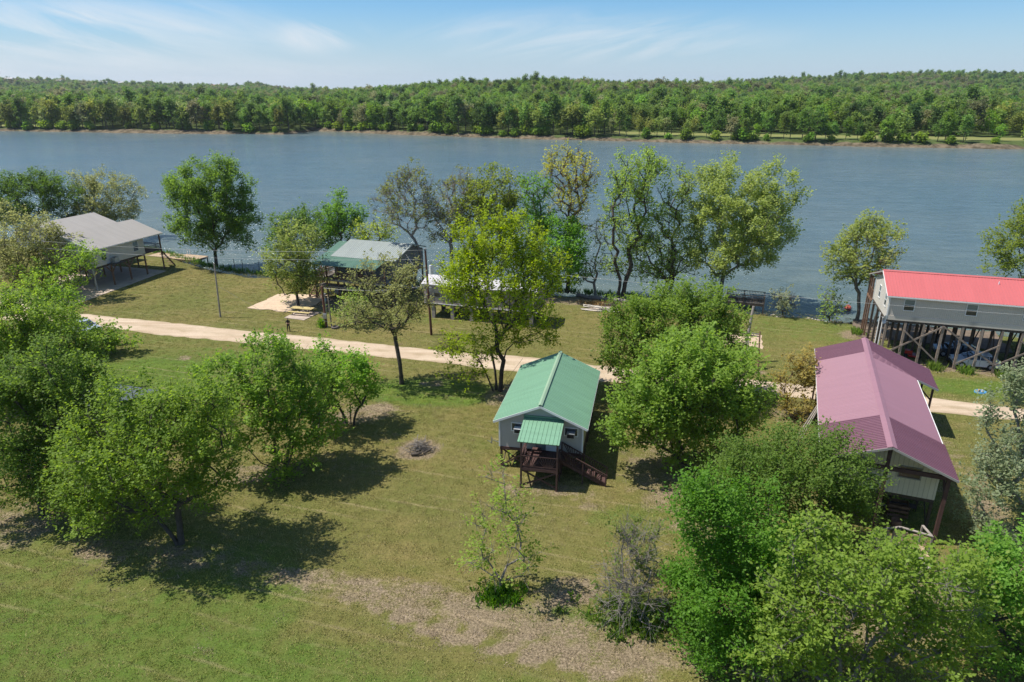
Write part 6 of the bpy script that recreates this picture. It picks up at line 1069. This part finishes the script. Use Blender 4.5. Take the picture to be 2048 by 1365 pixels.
for s_, (ex, ey, ez), (wx, wy, wz) in ((1, (.22, -.09, 1.16), (.05, -.255, 1.14)), (-1, (-.22, -.09, 1.17), (-.03, -.285, 1.20))):
    skinmesh('forearm', [(ex, ey, ez, .047), ((ex + wx) / 2, (ey + wy) / 2, (ez + wz) / 2, .042), (wx, wy, wz, .030)], [(0, 1), (1, 2)], 'skin', ps)
    hx = -s_; HV = [(wx, wy, wz, .024), (wx + hx * .06, wy - .01, wz, .030, .018)]; HE = [(0, 1)]
    hd = skinmesh('hand', HV, HE, 'skin', ps, lev=1)
    for f_ in range(4):
        z = wz + (f_ - 1.5) * .019; L_ = (.075, .085, .08, .06)[f_]; path_tube(hd, 'finger', 'skin', [(wx + hx * .075, wy - .012, z), (wx + hx * (.075 + L_ * .5), wy - .018, z), (wx + hx * (.075 + L_), wy + .005, z - .004)], [.009, .0085, .007], 6)
    path_tube(hd, 'thumb', 'skin', [(wx + hx * .03, wy - .015, wz + .02), (wx + hx * .06, wy - .03, wz + .055), (wx + hx * .085, wy - .03, wz + .07)], [.011, .010, .008], 6)

# ------------------------------------------------------------------ small houses far up the left ridge
for i, (az, D, w_, rf) in enumerate(((-.689, 2230, 20, 'roof_white'), (-.620, 2150, 14, 'roof_tan'), (-.561, 2200, 22, 'roof_white'), (-.536, 2250, 15, 'roof_white'), (-.407, 2260, 24, 'roof_far_red'))):
    if i == 0: pm('roof_far_red', (.30, .10, .09), .7, .1, 1)
    x, y = az * D, D; z = float(terr(np.array([x]), np.array([y]))[0]) + 17
    t = thing('hillside_house', ['white house with pale roof high on the far ridge at the picture edge', 'small tan roofed house among the far ridge trees, second from the picture edge', 'brightest white house among the trees of the far ridge', 'small white roofed house just right of the brightest far ridge house', 'dull red roofed house among the trees of the far ridge'][i], 'house', (x, y, z), 15)
    gwall(t, 'wall', 'plastic_white', -w_ / 2, w_ / 2, 0, -19, 3.5); gwall(t, 'wall', 'plastic_white', -w_ / 2, w_ / 2, 9, -19, 3.5); gwall(t, 'wall', 'plastic_white', .13, 8.9, -w_ / 2, -19, 3.5, 6, axis='x'); gwall(t, 'wall', 'plastic_white', .13, 8.9, w_ / 2 - .12, -19, 3.5, 6, axis='x')
    slab(t, 'roof_panel', rf, (-w_ / 2 - 1, -1, 3.4), (w_ / 2 + 1, -1, 3.4), (w_ / 2 + 1, 4.5, 6.3), (-w_ / 2 - 1, 4.5, 6.3), 3, .05); slab(t, 'roof_panel', rf, (w_ / 2 + 1, 10, 3.4), (-w_ / 2 - 1, 10, 3.4), (-w_ / 2 - 1, 4.5, 6.3), (w_ / 2 + 1, 4.5, 6.3), 3, .05)
    for x_ in (-w_ / 3, 0, w_ / 3): box(t, 'window', 'glass', (x_, -.03, 1.8), (2, .06, 1.4))

# ------------------------------------------------------------------ short grass, clover and cut litter on the near lawn: one mass
m, nt = newmat('grass_blades')
ai = lambda nm: N(nt, 'ShaderNodeAttribute', attribute_type='INSTANCER', attribute_name=nm).outputs['Fac']
oi = N(nt, 'ShaderNodeObjectInfo').outputs['Random']
c_ = mixc(nt, oi, (.27, .265, .080), (.50, .42, .19)); c_ = mixc(nt, ai('lush'), c_, mixc(nt, oi, (.19, .275, .050), (.37, .40, .09))); c_ = mixc(nt, ai('dirt'), c_, mixc(nt, oi, (.28, .21, .145), (.56, .45, .33)))
bs = N(nt, 'ShaderNodeBsdfPrincipled', ins={'Base Color': c_, 'Roughness': .8, 'Specular IOR Level': .2}); trn = N(nt, 'ShaderNodeBsdfTranslucent', ins={'Color': c_}); N(nt, 'ShaderNodeOutputMaterial', ins={0: N(nt, 'ShaderNodeMixShader', ins={0: .18, 1: bs.outputs[0], 2: trn.outputs[0]}).outputs[0]})
gcol = bpy.data.collections.new('grass_tufts')
for i in range(4):
    nb_ = 16; C = rg.normal(0, .11, (nb_, 3)) * [1, 1, 0]; H = rg.uniform(.03, .085, (nb_, 1)) * (1 + .5 * (i == 3)); D = rg.normal(0, .55, (nb_, 3)) * [1, 1, 0] + [0, 0, 1]; s = rg.normal(0, 1, (nb_, 3)) * [1, 1, 0]; s /= np.linalg.norm(s, axis=1, keepdims=True); w = .016
    V = np.stack([C - s * w, C + s * w, C + D * H], 1).reshape(-1, 3); me = bpy.data.meshes.new('tuft'); me.from_pydata([tuple(v) for v in V], [], [(3 * j, 3 * j + 1, 3 * j + 2) for j in range(nb_)]); me.materials.append(MAT['grass_blades']); o = bpy.data.objects.new('tuft_%d' % i, me); gcol.objects.link(o)
def lawn(name, label, y0, y1, dens_, s0, s1, wmax=1.12):
    pts = []; n = int((y1 ** 2 - y0 ** 2) / 2 * wmax * 2 * dens_); yy = np.sqrt(rg.uniform(y0 ** 2, y1 ** 2, n)); xx = rg.uniform(-wmax, wmax, n) * yy
    idx = (np.clip(((yy - 8) / .8), 0, 170)).astype(int)
    GX = np.concatenate([np.arange(-420, -130, 8), np.arange(-130, 110, .8), np.arange(110, 400, 8)]); GY = np.concatenate([np.arange(-60, 8, 4), np.arange(8, 146, .8), np.arange(146, 215, 3)])
    ix = np.clip(np.searchsorted(GX, xx), 0, len(GX) - 1); iy = np.clip(np.searchsorted(GY, yy), 0, len(GY) - 1); fl = iy * len(GX) + ix
    lu, di = lushA[fl], dirtA[fl]; ua = xx * .956 - yy * .292; va = xx * .292 + yy * .956; st_ = vnoise(ua / 9, va / .8, 1., 33) - .5; st2 = vnoise(ua / 5, va / .35, 1., 34) - .5; md_ = vnoise(xx, yy, .7, 31); bg_ = vnoise(xx, yy, 5., 35) - .5; lu = np.clip(lu + (md_ - .5) * .8 + st_ * .8 + bg_ * .5, 0, 1); di = np.clip((di + (vnoise(xx, yy, .5, 32) - .5) * 1.1 + st2 * .9 + st_ * .3 + (vnoise(xx, yy, 2.2, 36) - .5) * 1.1 - .42) * 1.8, 0, 1)
    keep = rg.random(n) < (.35 + .65 * np.clip(1.15 - di, 0, 1)); keep &= ~((yy > np.interp(xx, RB[:, 0], RB[:, 1]) - .15) & (yy < np.interp(xx, RT[:, 0], RT[:, 1]) + .15)); keep &= (yy < shore_y(xx) - 1)
    xx, yy, lu, di = xx[keep], yy[keep], lu[keep], di[keep]; n = len(xx)
    me = bpy.data.meshes.new(name); me.vertices.add(n); me.vertices.foreach_set('co', np.stack([xx, yy, gheight(xx, yy) * 1.0], 1).astype(np.float32).ravel())
    for a, t_, v in (('idx', 'INT', rg.integers(0, 4, n).astype(np.int32)), ('scl', 'FLOAT', rg.uniform(s0, s1, n).astype(np.float32)), ('rot', 'FLOAT', rg.uniform(0, 6.28, n).astype(np.float32)), ('lush', 'FLOAT', lu.astype(np.float32)), ('dirt', 'FLOAT', di.astype(np.float32))): me.attributes.new(a, t_, 'POINT').data.foreach_set('value', v)
    o = link(bpy.data.objects.new(name, me)); meta(o, label, 'grass', kind='stuff'); scatter_mod(o, gcol)
lawn('grass', 'short mown grass, clover and cut litter covering the near lawn', 22, 62, 16, .8, 1.3)
lawn('grass', 'short mown grass on the lawns along the gravel road and river', 62, 118, 7, .8, 1.3, .95)

# ------------------------------------------------------------------ thin spring haze over river and hills
m, nt = newmat('haze'); N(nt, 'ShaderNodeOutputMaterial', ins={'Volume': N(nt, 'ShaderNodeVolumePrincipled', ins={'Color': (.80, .88, 1.0, 1), 'Density': .00006, 'Anisotropy': .3}).outputs[0]})
V = []; F = []; jbox(V, F, (0, 2150, 48), (8400, 5200, 104)); mesh('haze', V, F, 'haze', kind='stuff')
